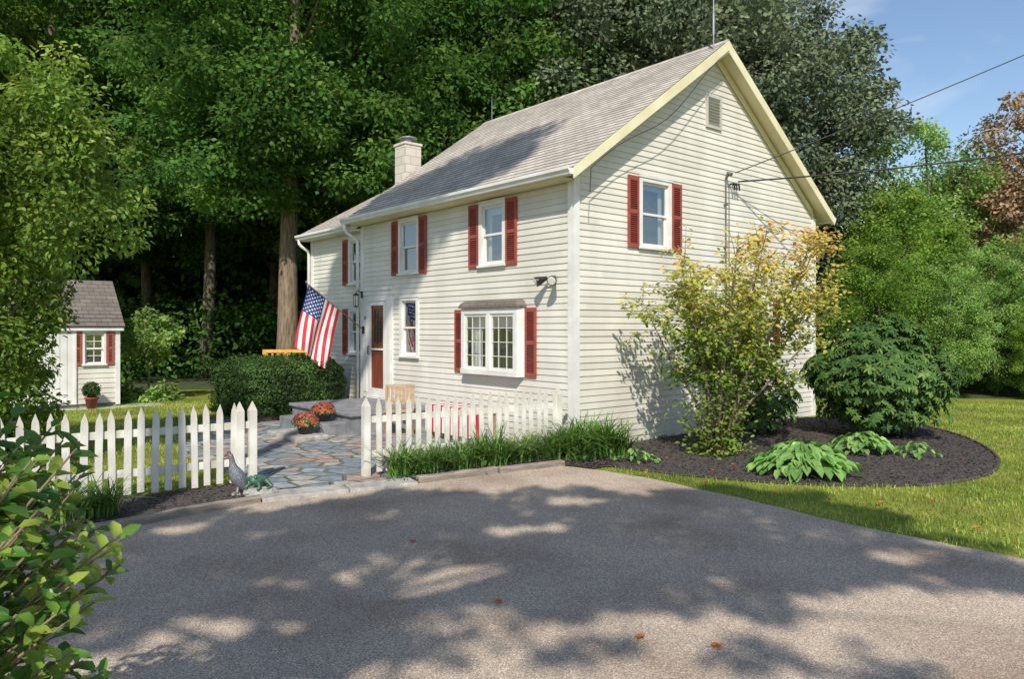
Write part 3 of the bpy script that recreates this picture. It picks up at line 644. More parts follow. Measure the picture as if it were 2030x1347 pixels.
# fences
def picket(h,w,j):
    pk=MB(); pk.prism([(-w,-.01,0),(w,-.01,0),(w,-.01,h-.15),(w*.85,-.01,h-.09),(0+j,-.01,h),(-w*.85,-.01,h-.09),(-w,-.01,h-.15)],(0,.02,0)); return pk.mesh('picket',[m_pick])
pkm=[picket(.95,.036,0),picket(.94,.037,.003),picket(.955,.035,-.003)]
ps=MB(); ps.box(-.045,.045,-.045,.045,0,.90); i=len(ps.v); ps.v+=[(-.045,-.045,.90),(.045,-.045,.90),(.045,.045,.90),(-.045,.045,.90),(0,-.012,1.01),(0,.012,1.01)]; ps.f+=[(i,i+1,i+4),(i+1,i+2,i+5,i+4),(i+2,i+3,i+5),(i+3,i,i+4,i+5)]; ps.m+=[0]*4
psm=ps.mesh('post',[m_pick])
def fence(a,b,label,posts,spc=.142,s0=.17):
    a=np.array(a);b=np.array(b); L=np.linalg.norm(b-a); ang=math.atan2(b[1]-a[1],b[0]-a[0])
    e=thing('picket_fence',label,'fence',(a[0],a[1],0),ang,'white picket fence sections')
    for z in(.24,.68): MB().box(0,L,.012,.05,z,z+.085).obj('rail',m_pick,e,bevel=.004)
    x=s0
    while x<L-.02:
        if all(abs(x-p)>.06 for p in posts):
            add('picket',random.choice(pkm),e,(x+random.uniform(-.008,.008),random.uniform(-.003,.003),.05+random.uniform(-.014,.014)),(0,random.uniform(-.022,.022),0))
        x+=spc
    for p in posts: add('post',psm,e,(p,.02,0))
    return e
fence((-1.85,9.5),(.86,11.36),'white wooden picket fence beside daylilies meeting the house corner',[0,3.1])
fence((-6.05,7.01),(-3.1,9.07),'white wooden picket fence with dark mulch at its foot',[3.55,3.40],s0=.05)

# flag
F=thing('flag','american flag hanging from an angled pole on the house','flag',(*(CN+d1*6.47),1.85),ANG)
MB().tube([(-.06,0,0),(-1.40,0,.985)],.013,8).lathe([(.005,0),(.028,.02),(.02,.05),(.004,.07)],8,0,(-1.40,0,.97)).obj('flag_pole',m_chair,F,smooth=True)
MB().box(-.09,-.05,-.04,.04,-.08,.08).obj('bracket',m_metal,F,bevel=.005)
dh=Vector((.809,0,-.588)); p0=Vector((-1.36,0,.945))
def FS(a,b,off=0):
    p=p0+dh*.88*a*(1-.06*b)+Vector((-.26*b-.03*math.sin(b*3),0,-1.30*b))
    ph=a*10.5+b*2.2
    amp=.015+.06*min(1,b*1.5)
    p.y+=amp*math.sin(ph)+off; p.x+=.025*b*math.cos(ph); p.z+=.03*b*math.sin(a*6)
    return p
mr_=[M('flag_red',(.60,.035,.05),(.52,.03,.04),rough=.8),M('flag_white',(.8,.79,.76),(.74,.73,.7),rough=.8),M('flag_blue',(.025,.05,.22),(.02,.04,.18),rough=.8)]
fb=MB(); na,nb=52,50
for i in range(na+1):
    for j in range(nb+1): fb.v.append(tuple(FS(i/na,j/nb)))
for i in range(na):
    for j in range(nb):
        k=i*(nb+1)+j; fb.f.append((k,k+nb+1,k+nb+2,k+1)); s=int(i/na*13)
        fb.m.append(2 if (s<7 and j/nb<.4) else (0 if s%2==0 else 1))
cl=fb.obj('flag_cloth',mr_,F,smooth=True)
sb=MB()
for r in range(9):
    for cc in range(6 if r%2==0 else 5):
        a0=(7/13)*(r+1)/10; b0=.4*((cc*2+(1 if r%2==0 else 2))/12)
        for off in(-.004,.004):
            i=len(sb.v); sb.v.append(tuple(FS(a0,b0,off)))
            for k in range(10):
                an=k*math.pi/5; rr=(.027 if k%2==0 else .011); sb.v.append(tuple(FS(a0+rr*math.sin(an)/.88,b0+rr*math.cos(an)/1.35,off)))
            for k in range(10): sb.f.append((i,i+1+k,i+1+(k+1)%10)); sb.m.append(0)
sb.obj('stars',mr_[1],cl)

chp=CN+d1*3.15-d2*1.2
ch=thing('wooden_chair','tan slatted wooden chair standing on the flagstones by the house','chair',(chp[0],chp[1],.01),ANG+rad(-35))
for x in(-.24,.24):
    for q in(0,1):
        b=MB()
        if q: b.obox((x,.18,.42),.035,.04,.90,Matrix.Rotation(rad(-14),3,'X'))
        else: b.obox((x,-.02,.22),.035,.04,.50,Matrix.Rotation(rad(25),3,'X'))
        b.obj('leg',m_chair,ch,bevel=.004)
b=MB()
for i in range(6): b.box(-.25,.25,-.24+i*.075,-.24+i*.075+.06,.42,.44)
b.obj('seat',m_chair,ch,bevel=.004)
b=MB()
for i in range(7): b.obox((-.2+i*.067,.265,.68),.05,.012,.36,Matrix.Rotation(rad(-14),3,'X'))
b.obox((0,.305,.84),.52,.02,.06,Matrix.Rotation(rad(-14),3,'X')); b.obj('backrest',m_chair,ch,bevel=.004)
bp_=CN+d1*1.9-d2*.75
be=thing('bench','low bench draped with red and white striped cloth by the wall','bench',(bp_[0],bp_[1],.01),ANG+math.pi/2)
b=MB(); n=12; w=1.5
for i in range(n): x0=-w/2+w*i/n; b.box(x0,x0+w/n,.2+.01*(i%2),.215+.01*(i%2),.12,.56,i%2); b.box(x0,x0+w/n,-.2,.2,.56,.575,i%2)
b.obj('cloth',[mr_[0],mr_[1]],be)
b=MB(); b.box(-.72,.72,-.18,.18,.5,.555)
for x in(-.7,.64):
    for y in(-.17,.11): b.box(x,x+.06,y,y+.06,0,.5)
b.obj('frame',m_chair,be)

de=thing('deck_railing','yellow stained wooden deck railing behind the hedge','railing',(-6.35,19.0,.12),rad(12))
b=MB(); b.box(0,1.15,0,.12,1.14,1.22).box(0,1.15,.02,.06,.3,.36); b.obj('rail',m_deck,de)
b=MB()
for i in range(8): b.box(.08+i*.135,.13+i*.135,.025,.055,.34,1.15)
b.obj('baluster',m_deck,de)
for x in(0,.53,1.06): MB().box(x,x+.09,-.001,.089,-.12,1.14).obj('post',m_deck,de)

def mumplant(x,y,z,s,label):
    e=thing('potted_mum',label,'flowers',(x,y,z),0,'potted red mums')
    MB().lathe([(.10*s,0),(.145*s,.14*s),(.155*s,.145*s),(.155*s,.17*s),(.13*s,.17*s)],20).obj('pot',m_pot,e,smooth=True)
    n=500; D=rdir(n); D[:,2]=abs(D[:,2]); P=D*.21*s*np.array([1,1,.7])*rng.uniform(.6,1,(n,1))+[0,0,.16*s]
    add('foliage',leaves('foliage',P,D+rng.normal(0,.4,(n,3)),rdir(n),.05*s,L_hosta,.6),e)
    n=170; D=rdir(n); D[:,2]=abs(D[:,2])*1.1; C=D*.235*s*np.array([1,1,.75])+[0,0,.17*s]; k=7
    C=np.repeat(C,k,0); Dn=np.repeat(D,k,0); T=rdir(n*k); T=T-Dn*(T*Dn).sum(1,keepdims=True)
    add('flowers',leaves('flowers',C,Dn+rng.normal(0,.2,(n*k,3)),T,.026*s,L_mum,.6,droop=-.2),e)
p=CN+d1*4.25-d2*2.1; mumplant(p[0],p[1],.22,.95,'dome of red mums in black pot on the stone step')
p=CN+d1*3.85-d2*2.62; mumplant(p[0],p[1],.085,1.0,'dome of red mums in black pot on the low slab')

def spotmat():
    m,t,n,l,b=nt('speckled_glaze'); tc=n.new('ShaderNodeTexCoord'); v=n.new('ShaderNodeTexVoronoi'); v.inputs['Scale'].default_value=70; l.new(tc.outputs['Object'],v.inputs['Vector'])
    r=ramp(n,[(.34,.34,.36),(.13,.135,.155)],[.2,.35]); l.new(v.outputs['Distance'],r.inputs[0]); l.new(r.outputs[0],b.inputs['Base Color']); b.inputs['Roughness'].default_value=.6; return m
m_spot=spotmat()
gf=thing('bird_statue','grey speckled bird statue standing upright by the fence post','statue',(-3.1,8.42,.02),rad(200))
gf.scale=(1.15,1.15,1.2)
b=MB(); b.tube([(-.10,0,.015),(-.07,0,.06),(-.03,0,.12),(.0,0,.17),(.025,0,.215),(.04,0,.26),(.045,0,.30),(.05,0,.335),(.058,0,.36),(.068,0,.378),(.068,0,.395)],[.012,.045,.073,.078,.062,.042,.029,.025,.027,.026,.008],16)
gb=b.obj('body',m_spot,gf,smooth=True); sbm=gb.modifiers.new('s','SUBSURF'); sbm.levels=1; sbm.render_levels=1
b=MB(); b.tube([(.088,0,.378),(.108,0,.37),(.122,0,.36)],[.013,.008,.002],8); b.tube([(.065,0,.39),(.06,0,.41)],[.011,.003],6); b.tube([(.078,0,.355),(.08,0,.34)],[.009,.005],6); b.obj('beak',m_terra,gf,smooth=True)
for s in(-1,1): b=MB(); b.tube([(-.01,s*.03,.1),(.0,s*.03,.01)],.01,6); b.box(-.03,.05,s*.03-.02,s*.03+.02,0,.012); b.obj('leg',m_rock,gf)
rk=MB(); rk.lathe([(.10,0),(.19,.02),(.20,.06),(.16,.10),(.05,.115)],14); ro=tag(rk.obj('rock',m_rock,None,(-2.82,8.40,.0),.3,smooth=False),'pale rough rock at the end of the mulch bed','rock')
for v_ in ro.data.vertices: v_.co.x*=1.0+random.uniform(-.1,.1); v_.co.y*=random.uniform(.75,.95)
fg=thing('frog_statue','small green glazed frog statue resting on a rock','statue',(-2.84,8.38,.11),rad(-110)); fg.scale=(1.2,1.2,1.2)
b=MB(); b.tube([(-.09,0,.03),(-.06,0,.045),(0,0,.06),(.05,0,.075),(.09,0,.075),(.11,0,.065)],[.02,.05,.06,.05,.038,.01],12)
for s in(-1,1):
    b.tube([(.08,s*.025,.1),(.085,s*.025,.118)],[.02,.01],8)
    b.tube([(-.05,s*.04,.04),(.02,s*.10,.07),(-.05,s*.11,.01),(.03,s*.12,.0)],[.03,.025,.018,.012],8)
    b.tube([(.06,s*.04,.05),(.08,s*.07,.02),(.11,s*.07,.0)],[.016,.013,.012],8)
b.obj('body',m_frog,fg,smooth=True)

# ---------------- shed ----------------
so=np.array([-9.54,18.1])-d2*3.0
SHD=thing('shed','small white garden shed with dark roof and red shutters','shed',(so[0],so[1],0),ANG)
siding('wall',SHD,(0,0,0),0,3.0,.1,1.98,[(2.22,2.73,1.0,1.84),(.9,2.06,.1,1.8)],None,m_sid,.12)
def sxr(z):
    if z<1.98: return (0,2.4)
    d=(z-1.98)/.9; return (d,max(2.4-d,d))
siding('wall',SHD,(3.0,0,0),math.pi/2,2.4,.1,3.0,[],sxr,m_sid,.12)
siding('wall',SHD,(0,2.4,0),-math.pi/2,2.4,.1,3.0,[],sxr,m_sid,.12)
siding('wall',SHD,(3.0,2.4,0),math.pi,3.0,.1,1.98,[],None,m_sid,.12)
MB().box(.12,2.88,.12,2.28,0,1.95).obj('interior',m_dark,SHD)
MB().box(.02,2.98,.02,2.38,0,.1).obj('foundation',m_conc,SHD)
for x in(-.03,2.93): MB().box(x,x+.1,-.035,-.003,.05,1.98).obj('corner_board',m_trim,SHD)
b=MB(); b.uv=[]
for side in(0,1):
    for i in range(12):
        s0,s1=i/12,(i+1)/12; k=len(b.v)
        for x in(-.12,3.12):
            for ss,zz in((s0,.012),(s1,.001),(s0,-.03 if i==0 else -.003)):
                y_=-.12+1.32*ss; y_=y_ if side==0 else 2.4-y_; b.v.append((x,y_,1.93+1.16*ss+zz)); b.uv.append((x,ss*1.7))
        b.f+=[(k,k+3,k+4,k+1),(k+2,k+5,k+3,k)]; b.m+=[0,0]
b.obj('roof',m_shing2,SHD)
b=MB()
for x in(-.10,3.08): b.prism([(x,-.11,1.83),(x,1.2,2.97),(x,2.51,1.83),(x,2.51,1.92),(x,1.2,3.07),(x,-.11,1.92)],(.02,0,0))
b.box(-.1,3.1,-.11,-.09,1.83,1.92); b.obj('roof_trim',m_trim,SHD)
window(SHD,(2.475,0,1.0),0,.5,.82,(1,1),.16,m_sred,curt=0,grid=(2,2),tw=.05)
b=MB()
for i in range(8): x=.9+i*.145; b.box(x,x+.138,-.045,.0,.1,1.8)
b.box(.86,.92,-.055,.0,.1,1.86).box(2.04,2.1,-.055,.0,.1,1.86).box(.92,2.04,-.054,.0,1.8,1.86).box(1.45,1.48,-.056,-.046,.1,1.8)
SD=b.obj('door',m_trim,SHD,bevel=.004)
MB().box(1.52,1.55,-.075,-.057,.85,1.0).obj('handle',m_metal,SD)

pt=thing('potted_plant','round green plant in a terracotta pot beside the shed','potted plant',(-9.8,17.4,.01)); pt.scale=(.85,.85,.85)
MB().lathe([(.11,0),(.16,.26),(.18,.27),(.18,.31),(.15,.31)],18).obj('pot',m_terra,pt,smooth=True)
n=900; Dn=rdir(n); add('foliage',leaves('foliage',Dn*.24*rng.uniform(.6,1,(n,1))+[0,0,.52],Dn+rng.normal(0,.4,(n,3)),rdir(n),.06,L_box,.6),pt)

# ---------------- vegetation ----------------
def hedge(name,label,tc,uc,L,Wd,Ht,n):
    p=CN+d1*tc-d2*uc
    e=thing(name,label,'hedge',(p[0],p[1],0),ANG)
    U=rng.uniform(-1,1,(n,3)); k=rng.integers(0,3,n); sgn=np.sign(rng.normal(size=n)); U[np.arange(n),k]=sgn*rng.uniform(.80,1.0,n)
    q=(np.abs(U)**5).sum(1)**(1/5); U=U/q[:,None]*np.abs(U).max(1)[:,None]
    lump=1+.045*np.sin(U[:,0]*8+U[:,2]*4)+.04*np.sin(U[:,1]*10+2)+.025*np.sin(U[:,2]*14)
    P=U*lump[:,None]*np.array([Wd/2,L/2,Ht/2])+[0,0,Ht/2+.03]; P[:,2]=np.maximum(P[:,2],.02)
    N=U**3+rng.normal(0,.45,(n,3)); T=rdir(n)+[0,0,.4]
    add('foliage',leaves('foliage',P,N,T,rng.uniform(.03,.06,n),L_box,.6),e)
    b=MB(); b.box(-Wd*.40,Wd*.40,-L*.40,L*.40,.02,Ht*.86); b.obj('branches',m_dark,e)  # plain dark box filling the hedge core, no branches modelled
hedge('hedge','dense dark green clipped box hedge beside the steps',7.5,1.62,2.5,2.3,1.24,48000)

def stems(n,base,spread,H,r,rnd,bend=.3):
    b=MB(); tips=[]
    for i in range(n):
        a=rnd.random()*6.28; s=spread*math.sqrt(rnd.random()); x,y=s*math.cos(a),s*math.sin(a); h=H*rnd.uniform(.7,1)
        pts=[(x*.05,y*.05,0),(x*.25+rnd.uniform(-bend,bend)*.3,y*.25,h*.35),(x*.6+rnd.uniform(-bend,bend)*.5,y*.6+rnd.uniform(-bend,bend)*.5,h*.7),(x,y,h)]
        b.tube(pts,[r,r*.75,r*.45,r*.12],6); tips.append(pts)
    return b,tips
ell=[(.0,0,1.0,1.25,1.3,1.1),(.55,0,3.7,1.75,1.5,1.3),(.9,0,4.6,1.1,1.1,.9),(.0,0,2.3,1.35,1.4,1.7)]
C=envelope(330,ell,.45); bm=clumps('bush_crown',C,rng.uniform(.25,.5,330),190,.08,L_bush,.8,.5,.5)
sb_,_=stems(11,None,1.3,4.2,.05,random.Random(3)); sbm_=sb_.mesh('branches',[m_twig],True)
e=thing('bush','tall yellow green leafy bush growing behind the picket fence','bush',(-7.4,9.9,0)); add('branches',sbm_,e); add('crown',bm,e)

# near shrub
e=thing('shrub','leafy green shrub with glossy oval leaves beside the driveway','shrub',(-1.98,1.95,0))
rnd=random.Random(11); b=MB(); P=[];T=[];N=[];Sz=[]
for i in range(600):
    D=Vector((rnd.gauss(0,1),rnd.gauss(0,1),rnd.gauss(.2,.9))).normalized(); R=rnd.uniform(.75,1.02)
    tip=Vector((D.x*.84*R,D.y*.84*R,1.10+D.z*.86*R)); base=Vector((D.x*.2,D.y*.2,.5+.3*D.z)); mid=base.lerp(tip,.55)+Vector((0,0,.08))
    b.tube([base,mid,tip],[.008,.006,.003],5)
    for k in range(19):
        f_=.35+.65*k/18; q=base.lerp(mid,f_/.55) if f_<.55 else mid.lerp(tip,(f_-.55)/.45)
        a=k*2.4+i; dv=(tip-mid).normalized(); o=dv.orthogonal(); o.rotate(Matrix.Rotation(a,3,dv)); t_=(o*1+dv*.7+Vector((0,0,.1)))
        P.append(q);T.append(t_);N.append(dv*.6-o*.4+Vector((0,-.4,.7))+Vector((rnd.gauss(0,.3),rnd.gauss(0,.3),0)));Sz.append(rnd.uniform(.042,.08)*(1.15 if k>9 else .9))
for i in range(8):
    a=i*.8; b.tube([(0,0,0),(.1*math.cos(a),.1*math.sin(a),.5),(.3*math.cos(a),.3*math.sin(a),1.1)],[.02,.015,.008],6)
b.obj('branches',m_twig,e,smooth=True); add('foliage',leaves('foliage',np.array(P),np.array(N),np.array(T),np.array(Sz),L_near,.48,fold=.3),e)

# autumn shrub
e=thing('shrub','airy shrub turning yellow and orange in front of the gable wall','shrub',(3.05,11.15,0))
rnd=random.Random(21); b=MB(); P=[];T=[];N=[];Sz=[];TI=[]
for i in range(24):
    a=i*2.4+rnd.random()*.6; s=rnd.uniform(.3,1.0)**.6*1.6; x=s*math.cos(a)+.42; y=s*.7*math.sin(a); h=rnd.uniform(2.5,3.6)-.38*abs(s*math.cos(a)-.3)
    st_=[Vector((.10*math.cos(a),.10*math.sin(a),0)),Vector((x*.26,y*.26,h*.33)),Vector((x*.68,y*.68,h*.68)),Vector((x,y,h))]
    b.tube(st_,[.026,.02,.013,.004],6)
    for j in range(22):
        f_=rnd.uniform(.32,1)**.85; k=min(int(f_*3),2); q=st_[k].lerp(st_[k+1],f_*3-k)
        ln=rnd.uniform(.3,.7)*(1.15-f_*.4); dv=Vector((rnd.gauss(0,1),rnd.gauss(0,1),rnd.gauss(.25,.4))).normalized()
        tp=q+dv*ln; b.tube([q,q.lerp(tp,.5)+Vector((0,0,.04)),tp],[.006,.004,.002],4)
        for m_ in range(21):
            g_=rnd.uniform(.15,1.05); qq=q.lerp(tp,g_)+Vector((rnd.gauss(0,.05),rnd.gauss(0,.05),rnd.gauss(0,.05))); P.append(qq)
            T.append(Vector((rnd.gauss(0,1),rnd.gauss(0,1),rnd.gauss(-.2,.5)))); N.append(Vector((rnd.gauss(0,.6),rnd.gauss(0,.6)-.4,1))); Sz.append(rnd.uniform(.05,.098))
            TI.append(min(1,max(0,(qq.z-.95)/2.7*.8+rnd.gauss(0,.15)+.06*qq.x)))
for m_ in range(1500):
    z_=rnd.random()**1.3*1.2; P.append(Vector((rnd.gauss(0,.18+.15*z_),rnd.gauss(0,.18+.15*z_),z_))); T.append(Vector((rnd.gauss(0,1),rnd.gauss(0,1),.2))); N.append(Vector((rnd.gauss(0,.5),rnd.gauss(0,.5)-.3,1))); Sz.append(rnd.uniform(.05,.09)); TI.append(rnd.random()*.25)
b.obj('branches',m_twig,e,smooth=True); add('foliage',leaves('foliage',np.array(P),np.array(N),np.array(T),np.array(Sz),L_yel,.55,np.array(TI)),e)

def rhodo(x,y,rx,ry,rz,nw,label,ls=.13):
    e=thing('rhododendron',label,'shrub',(x,y,0))
    D=rdir(nw); D[:,2]=np.where(D[:,2]<-.1,-np.abs(D[:,2])*rng.uniform(.2,1,nw),D[:,2]); R=rng.uniform(.70,1.04,nw)*(1+.09*np.sin(D[:,0]*5+1)*np.cos(D[:,1]*4)+.07*np.sin(D[:,2]*9))
    C=D*R[:,None]*[rx,ry,rz*.52]+[0,0,rz*.48]; C[:,2]=np.maximum(C[:,2],.08)
    k=9; A=rng.random(nw)[:,None]*6.28+np.arange(k)*2*math.pi/k; ax=nrm(D*[1,1,.5]+[0,0,.65]); 
    u=nrm(np.cross(ax,[0.3,.2,1.0])); w_=np.cross(ax,u)
    T=u[:,None]*np.cos(A)[...,None]+w_[:,None]*np.sin(A)[...,None]; T=T.reshape(-1,3); axr=np.repeat(ax,k,0)
    P=np.repeat(C,k,0); tint=np.clip(np.repeat(rng.random(nw),k)*.6+rng.random(nw*k)*.4,0,1)
    add('foliage',leaves('foliage',P,axr+.25*T+rng.normal(0,.15,(nw*k,3)),T+axr*.4+rng.normal(0,.15,(nw*k,3)),ls*rng.uniform(.75,1.15,nw*k),L_rhod,.36,tint,droop=.15),e)
    b,_=stems(10,None,rx*.8,rz*.75,.03,random.Random(4)); b.obj('branches',m_twig,e,smooth=True)
rhodo(6.45,13.1,1.16,1.2,2.0,3300,'large rounded dark green rhododendron in the mulch bed',.11)
rhodo(4.45,13.3,.65,.6,1.25,520,'small dark rhododendron at the foot of the wall',.09)

def hosta(x,y,s,nl,label):
    e=thing('hosta',label,'plant',(x,y,.02),0,'hostas in the mulch bed')
    a=rng.random(nl)*6.283; rr=rng.uniform(.05,.8,nl)*s; 
    z=s*(.50-.52*(rr/s)**1.5)*rng.uniform(.8,1.1,nl)
    P=np.c_[rr*np.cos(a),rr*np.sin(a),np.maximum(z,.04)]; T=np.c_[np.cos(a),np.sin(a),.35-1.0*(rr/s)]+rng.normal(0,.18,(nl,3))
    N=np.c_[np.cos(a)*.5,np.sin(a)*.5,np.ones(nl)]+rng.normal(0,.18,(nl,3))
    add('foliage',leaves('foliage',P,N,T,s*rng.uniform(.18,.28,nl),L_hosta,.6,fold=.25,droop=.2),e)
    b=MB()
    for i in range(0,nl,2): b.tube([(0,0,0),(P[i][0]*.5,P[i][1]*.5,P[i][2]*.8),tuple(P[i])],.004,4)
    b.obj('stem',L_hosta,e)
hosta(3.8,9.75,.78,330,'broad light green hosta at the edge of the mulch'); hosta(5.3,11.3,.58,170,'light green hosta growing behind a larger one'); hosta(5.95,11.0,.38,60,'small light green hosta in dark mulch')
hosta(1.75,10.5,.35,60,'low green leafy clump near the house corner')

def blades(name,P,L,wd,mat,lean,seg=3,tint=None):
    n=len(P); a=rng.random(n)*6.283; D=np.c_[np.cos(a),np.sin(a),np.zeros(n)]; B=np.c_[-np.sin(a),np.cos(a),np.zeros(n)]
    L=np.broadcast_to(L,(n,)); lean=np.broadcast_to(lean,(n,)); V=np.empty((n,(seg+1)*2,3))
    for k in range(seg+1):
        f_=k/seg; c_=P+D*(L*lean*f_**1.8)[:,None]+np.array([0,0,1])*(L*(f_-.45*np.minimum(lean,1.2)*f_**2.6))[:,None]; w_=wd*(1-f_**2*.92)/2
        V[:,2*k]=c_-B*w_; V[:,2*k+1]=c_+B*w_
    i=np.arange(n)[:,None]*(seg+1)*2; F=np.concatenate([i+np.array([[2*k,2*k+1,2*k+3,2*k+2]]) for k in range(seg)],0)
    if tint is None: tint=rng.random(n)
    return fastmesh(name,V.reshape(-1,3),F,[mat],np.repeat(tint,(seg+1)*2))
lm=[]
for k in range(3):
    n=170; lm.append(blades('foliage',np.c_[rng.normal(0,.10,(n,2)),np.zeros(n)],rng.uniform(.4,.85,n),.028,L_lily,rng.uniform(.3,1.35,n),6))
fa=np.array([-1.85,9.5]);fbv=np.array([.86,11.36]); fdir=(fbv-fa)/np.linalg.norm(fbv-fa); fn=np.array([fdir[1],-fdir[0]])
def lily(x,y,s,k): 
    e=thing('daylily','arching green daylily clump beside the picket fence','plant',(x,y,.01),k*1.3,'daylilies along the fence'); e.scale=(s,s,s); add('foliage',lm[k%3],e)
for k,sx in enumerate(np.linspace(.4,3.0,11)):
    p=fa+fdir*sx+fn*(.18+.12*(k%2)); lily(p[0],p[1],random.uniform(.5,.9),k)
for k,(x,y,s) in enumerate([(.95,10.75,.95),(1.2,10.8,1.1),(1.5,10.95,.95),(1.1,11.1,.95),(-4.35,7.35,.75),(-4.1,7.5,.6)]): lily(x,y,s,k)

def lawngrass(poly,n,excl,L=(.035,.07)):
    P=np.array(poly); lo,hi=P.min(0),P.max(0); Q=rng.uniform(lo,hi,(n,2)); ok=inpoly(Q,poly)
    for ex in excl: ok&=~inpoly(Q,ex)
    Q=Q[ok]; k=len(Q); 
    me=blades('grass',np.c_[Q,np.zeros(k)],rng.uniform(*L,k),.009,L_grass,rng.uniform(.2,1.0,k),2,np.clip(rng.random(k)*.7+.3*np.sin(Q[:,0]*1.3+Q[:,1])**2,0,1))
    tag(add('grass',me),kind='stuff')
lawngrass([(1.1,9.8),(1.6,9.4),(3.2,7.1),(4.1,6.0),(6.2,3.9),(10,5),(14,12),(15,19),(7,19),(6.6,16)],150000,[kid,drive])
lawngrass([(-3.3,9.2),(-6.3,6.9),(-9,8),(-13,14),(-13,19),(-6,20),(-5.5,15)],90000,[patio])

fl=[]
for k in range(3):
    pts=[]
    b=MB(); nn=10
    for i in range(nn):
        a=i*2*math.pi/nn; r=.038*(1 if i%2==0 else .55)*(1.2 if i==0 else 1); pts.append((r*math.cos(a),r*math.sin(a),.006+.014*abs(math.cos(a*1.5+k))))
    b.v=[(0,0,.004)]+pts; b.f=[(0,1+i,1+(i+1)%nn) for i in range(nn)]; b.m=[0]*nn; me=b.mesh('fallen_leaf',[L_fall])
    at=me.attributes.new('tint','FLOAT','POINT'); at.data.foreach_set('value',[k*.4]*len(me.vertices)); fl.append(me)
lp=[(-.87,6.57),(-.09,5.14),(.78,4.54),(1.21,4.41),(-2.45,4.05),(-3.15,5.8),(2.9,8.3),(3.9,7.9),(4.5,8.0),(5.2,7.5),(4.3,6.9),(3.4,8.0),(5.0,6.9),(1.7,9.5),(2.3,8.9),(2.6,9.7),(3.0,10.1),(4.9,9.6),(5.7,10.0),(2.2,10.6),(6.4,10.6)]
for k,(x,y) in enumerate(lp):
    o=tag(add('fallen_leaf',fl[k%3],None,(x,y,.012 if k<6 else .045),random.random()*6),'orange fallen leaf lying on the '+('driveway' if k<6 else 'lawn' if k<15 else 'dark mulch'),'leaf','scattered fallen leaves')
    if k>=15: o.scale=(.7,.7,.7)

ms=make_tree('sapling',2.4,.035,[(0,0,1.65,.8,.8,.7)],36,110,.28,.10,L_light,m_twig,.6,10,.3,.04)
put_tree(ms,-9.55,19.6,1,0,'small light green sapling on the lawn near the shed',name='tree')
e=thing('plant','low yellow green leafy clump under the sapling','plant',(-9.4,19.3,0)); C=envelope(26,[(0,0,.15,.9,.5,.3)],.1); C[:,2]=np.maximum(C[:,2],.08); add('foliage',clumps('foliage',C,np.full(26,.22),60,.13,L_light,.6,.4),e)

K=[]
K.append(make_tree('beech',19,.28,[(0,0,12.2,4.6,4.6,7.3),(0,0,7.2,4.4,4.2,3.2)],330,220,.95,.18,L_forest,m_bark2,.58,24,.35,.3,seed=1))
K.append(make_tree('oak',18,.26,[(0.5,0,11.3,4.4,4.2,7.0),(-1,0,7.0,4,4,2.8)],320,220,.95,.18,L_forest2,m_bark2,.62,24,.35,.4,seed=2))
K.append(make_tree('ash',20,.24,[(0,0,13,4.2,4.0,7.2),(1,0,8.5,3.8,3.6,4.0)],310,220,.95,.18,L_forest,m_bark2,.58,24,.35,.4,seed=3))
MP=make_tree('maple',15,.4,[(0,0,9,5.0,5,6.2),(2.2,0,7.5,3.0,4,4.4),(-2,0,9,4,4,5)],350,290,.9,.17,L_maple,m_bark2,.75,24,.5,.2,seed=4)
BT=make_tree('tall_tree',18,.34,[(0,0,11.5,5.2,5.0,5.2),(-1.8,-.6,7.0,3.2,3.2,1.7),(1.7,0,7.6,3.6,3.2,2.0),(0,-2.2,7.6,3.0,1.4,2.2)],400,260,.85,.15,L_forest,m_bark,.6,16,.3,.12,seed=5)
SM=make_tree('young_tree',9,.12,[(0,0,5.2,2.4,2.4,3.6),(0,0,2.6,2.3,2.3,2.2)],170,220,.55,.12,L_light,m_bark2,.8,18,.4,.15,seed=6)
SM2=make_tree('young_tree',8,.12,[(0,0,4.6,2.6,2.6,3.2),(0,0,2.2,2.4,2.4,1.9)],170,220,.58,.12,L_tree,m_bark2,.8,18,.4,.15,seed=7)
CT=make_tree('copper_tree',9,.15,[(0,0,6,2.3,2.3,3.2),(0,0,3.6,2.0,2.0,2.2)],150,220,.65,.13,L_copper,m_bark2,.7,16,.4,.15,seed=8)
put_tree(BT,-6.65,22.2,1,0,'tall leafy tree with thick brown trunk behind the hedge')
G='tall trees of the wood'
for i,(x,y,k,s,r) in enumerate([(-19,26,1,1,0),(-15,24.5,0,1,1),(-11.5,28,2,1.05,2),(-3,28,0,1,3),(.5,27,2,1,4),(-7.5,31,1,1.1,.5),(-16,33,2,1.1,5),(-23,33,0,1.1,.7),
    (-11.5,36,0,1.15,1.4),(-3.5,36,1,1.15,2.2),(3,35,1,1.1,3.6),(9,37,2,1.05,5.1)]):
    put_tree(K[k],x,y,s,r,'tall dark green woodland tree with dense layered foliage',group=G)
put_tree(MP,4.6,27,1.05,0,'huge grey green maple tree behind the house'); put_tree(MP,8.9,28.5,.98,2.0,'huge grey green maple with dense rounded crown')
G='trees and bushes edging the lawn'
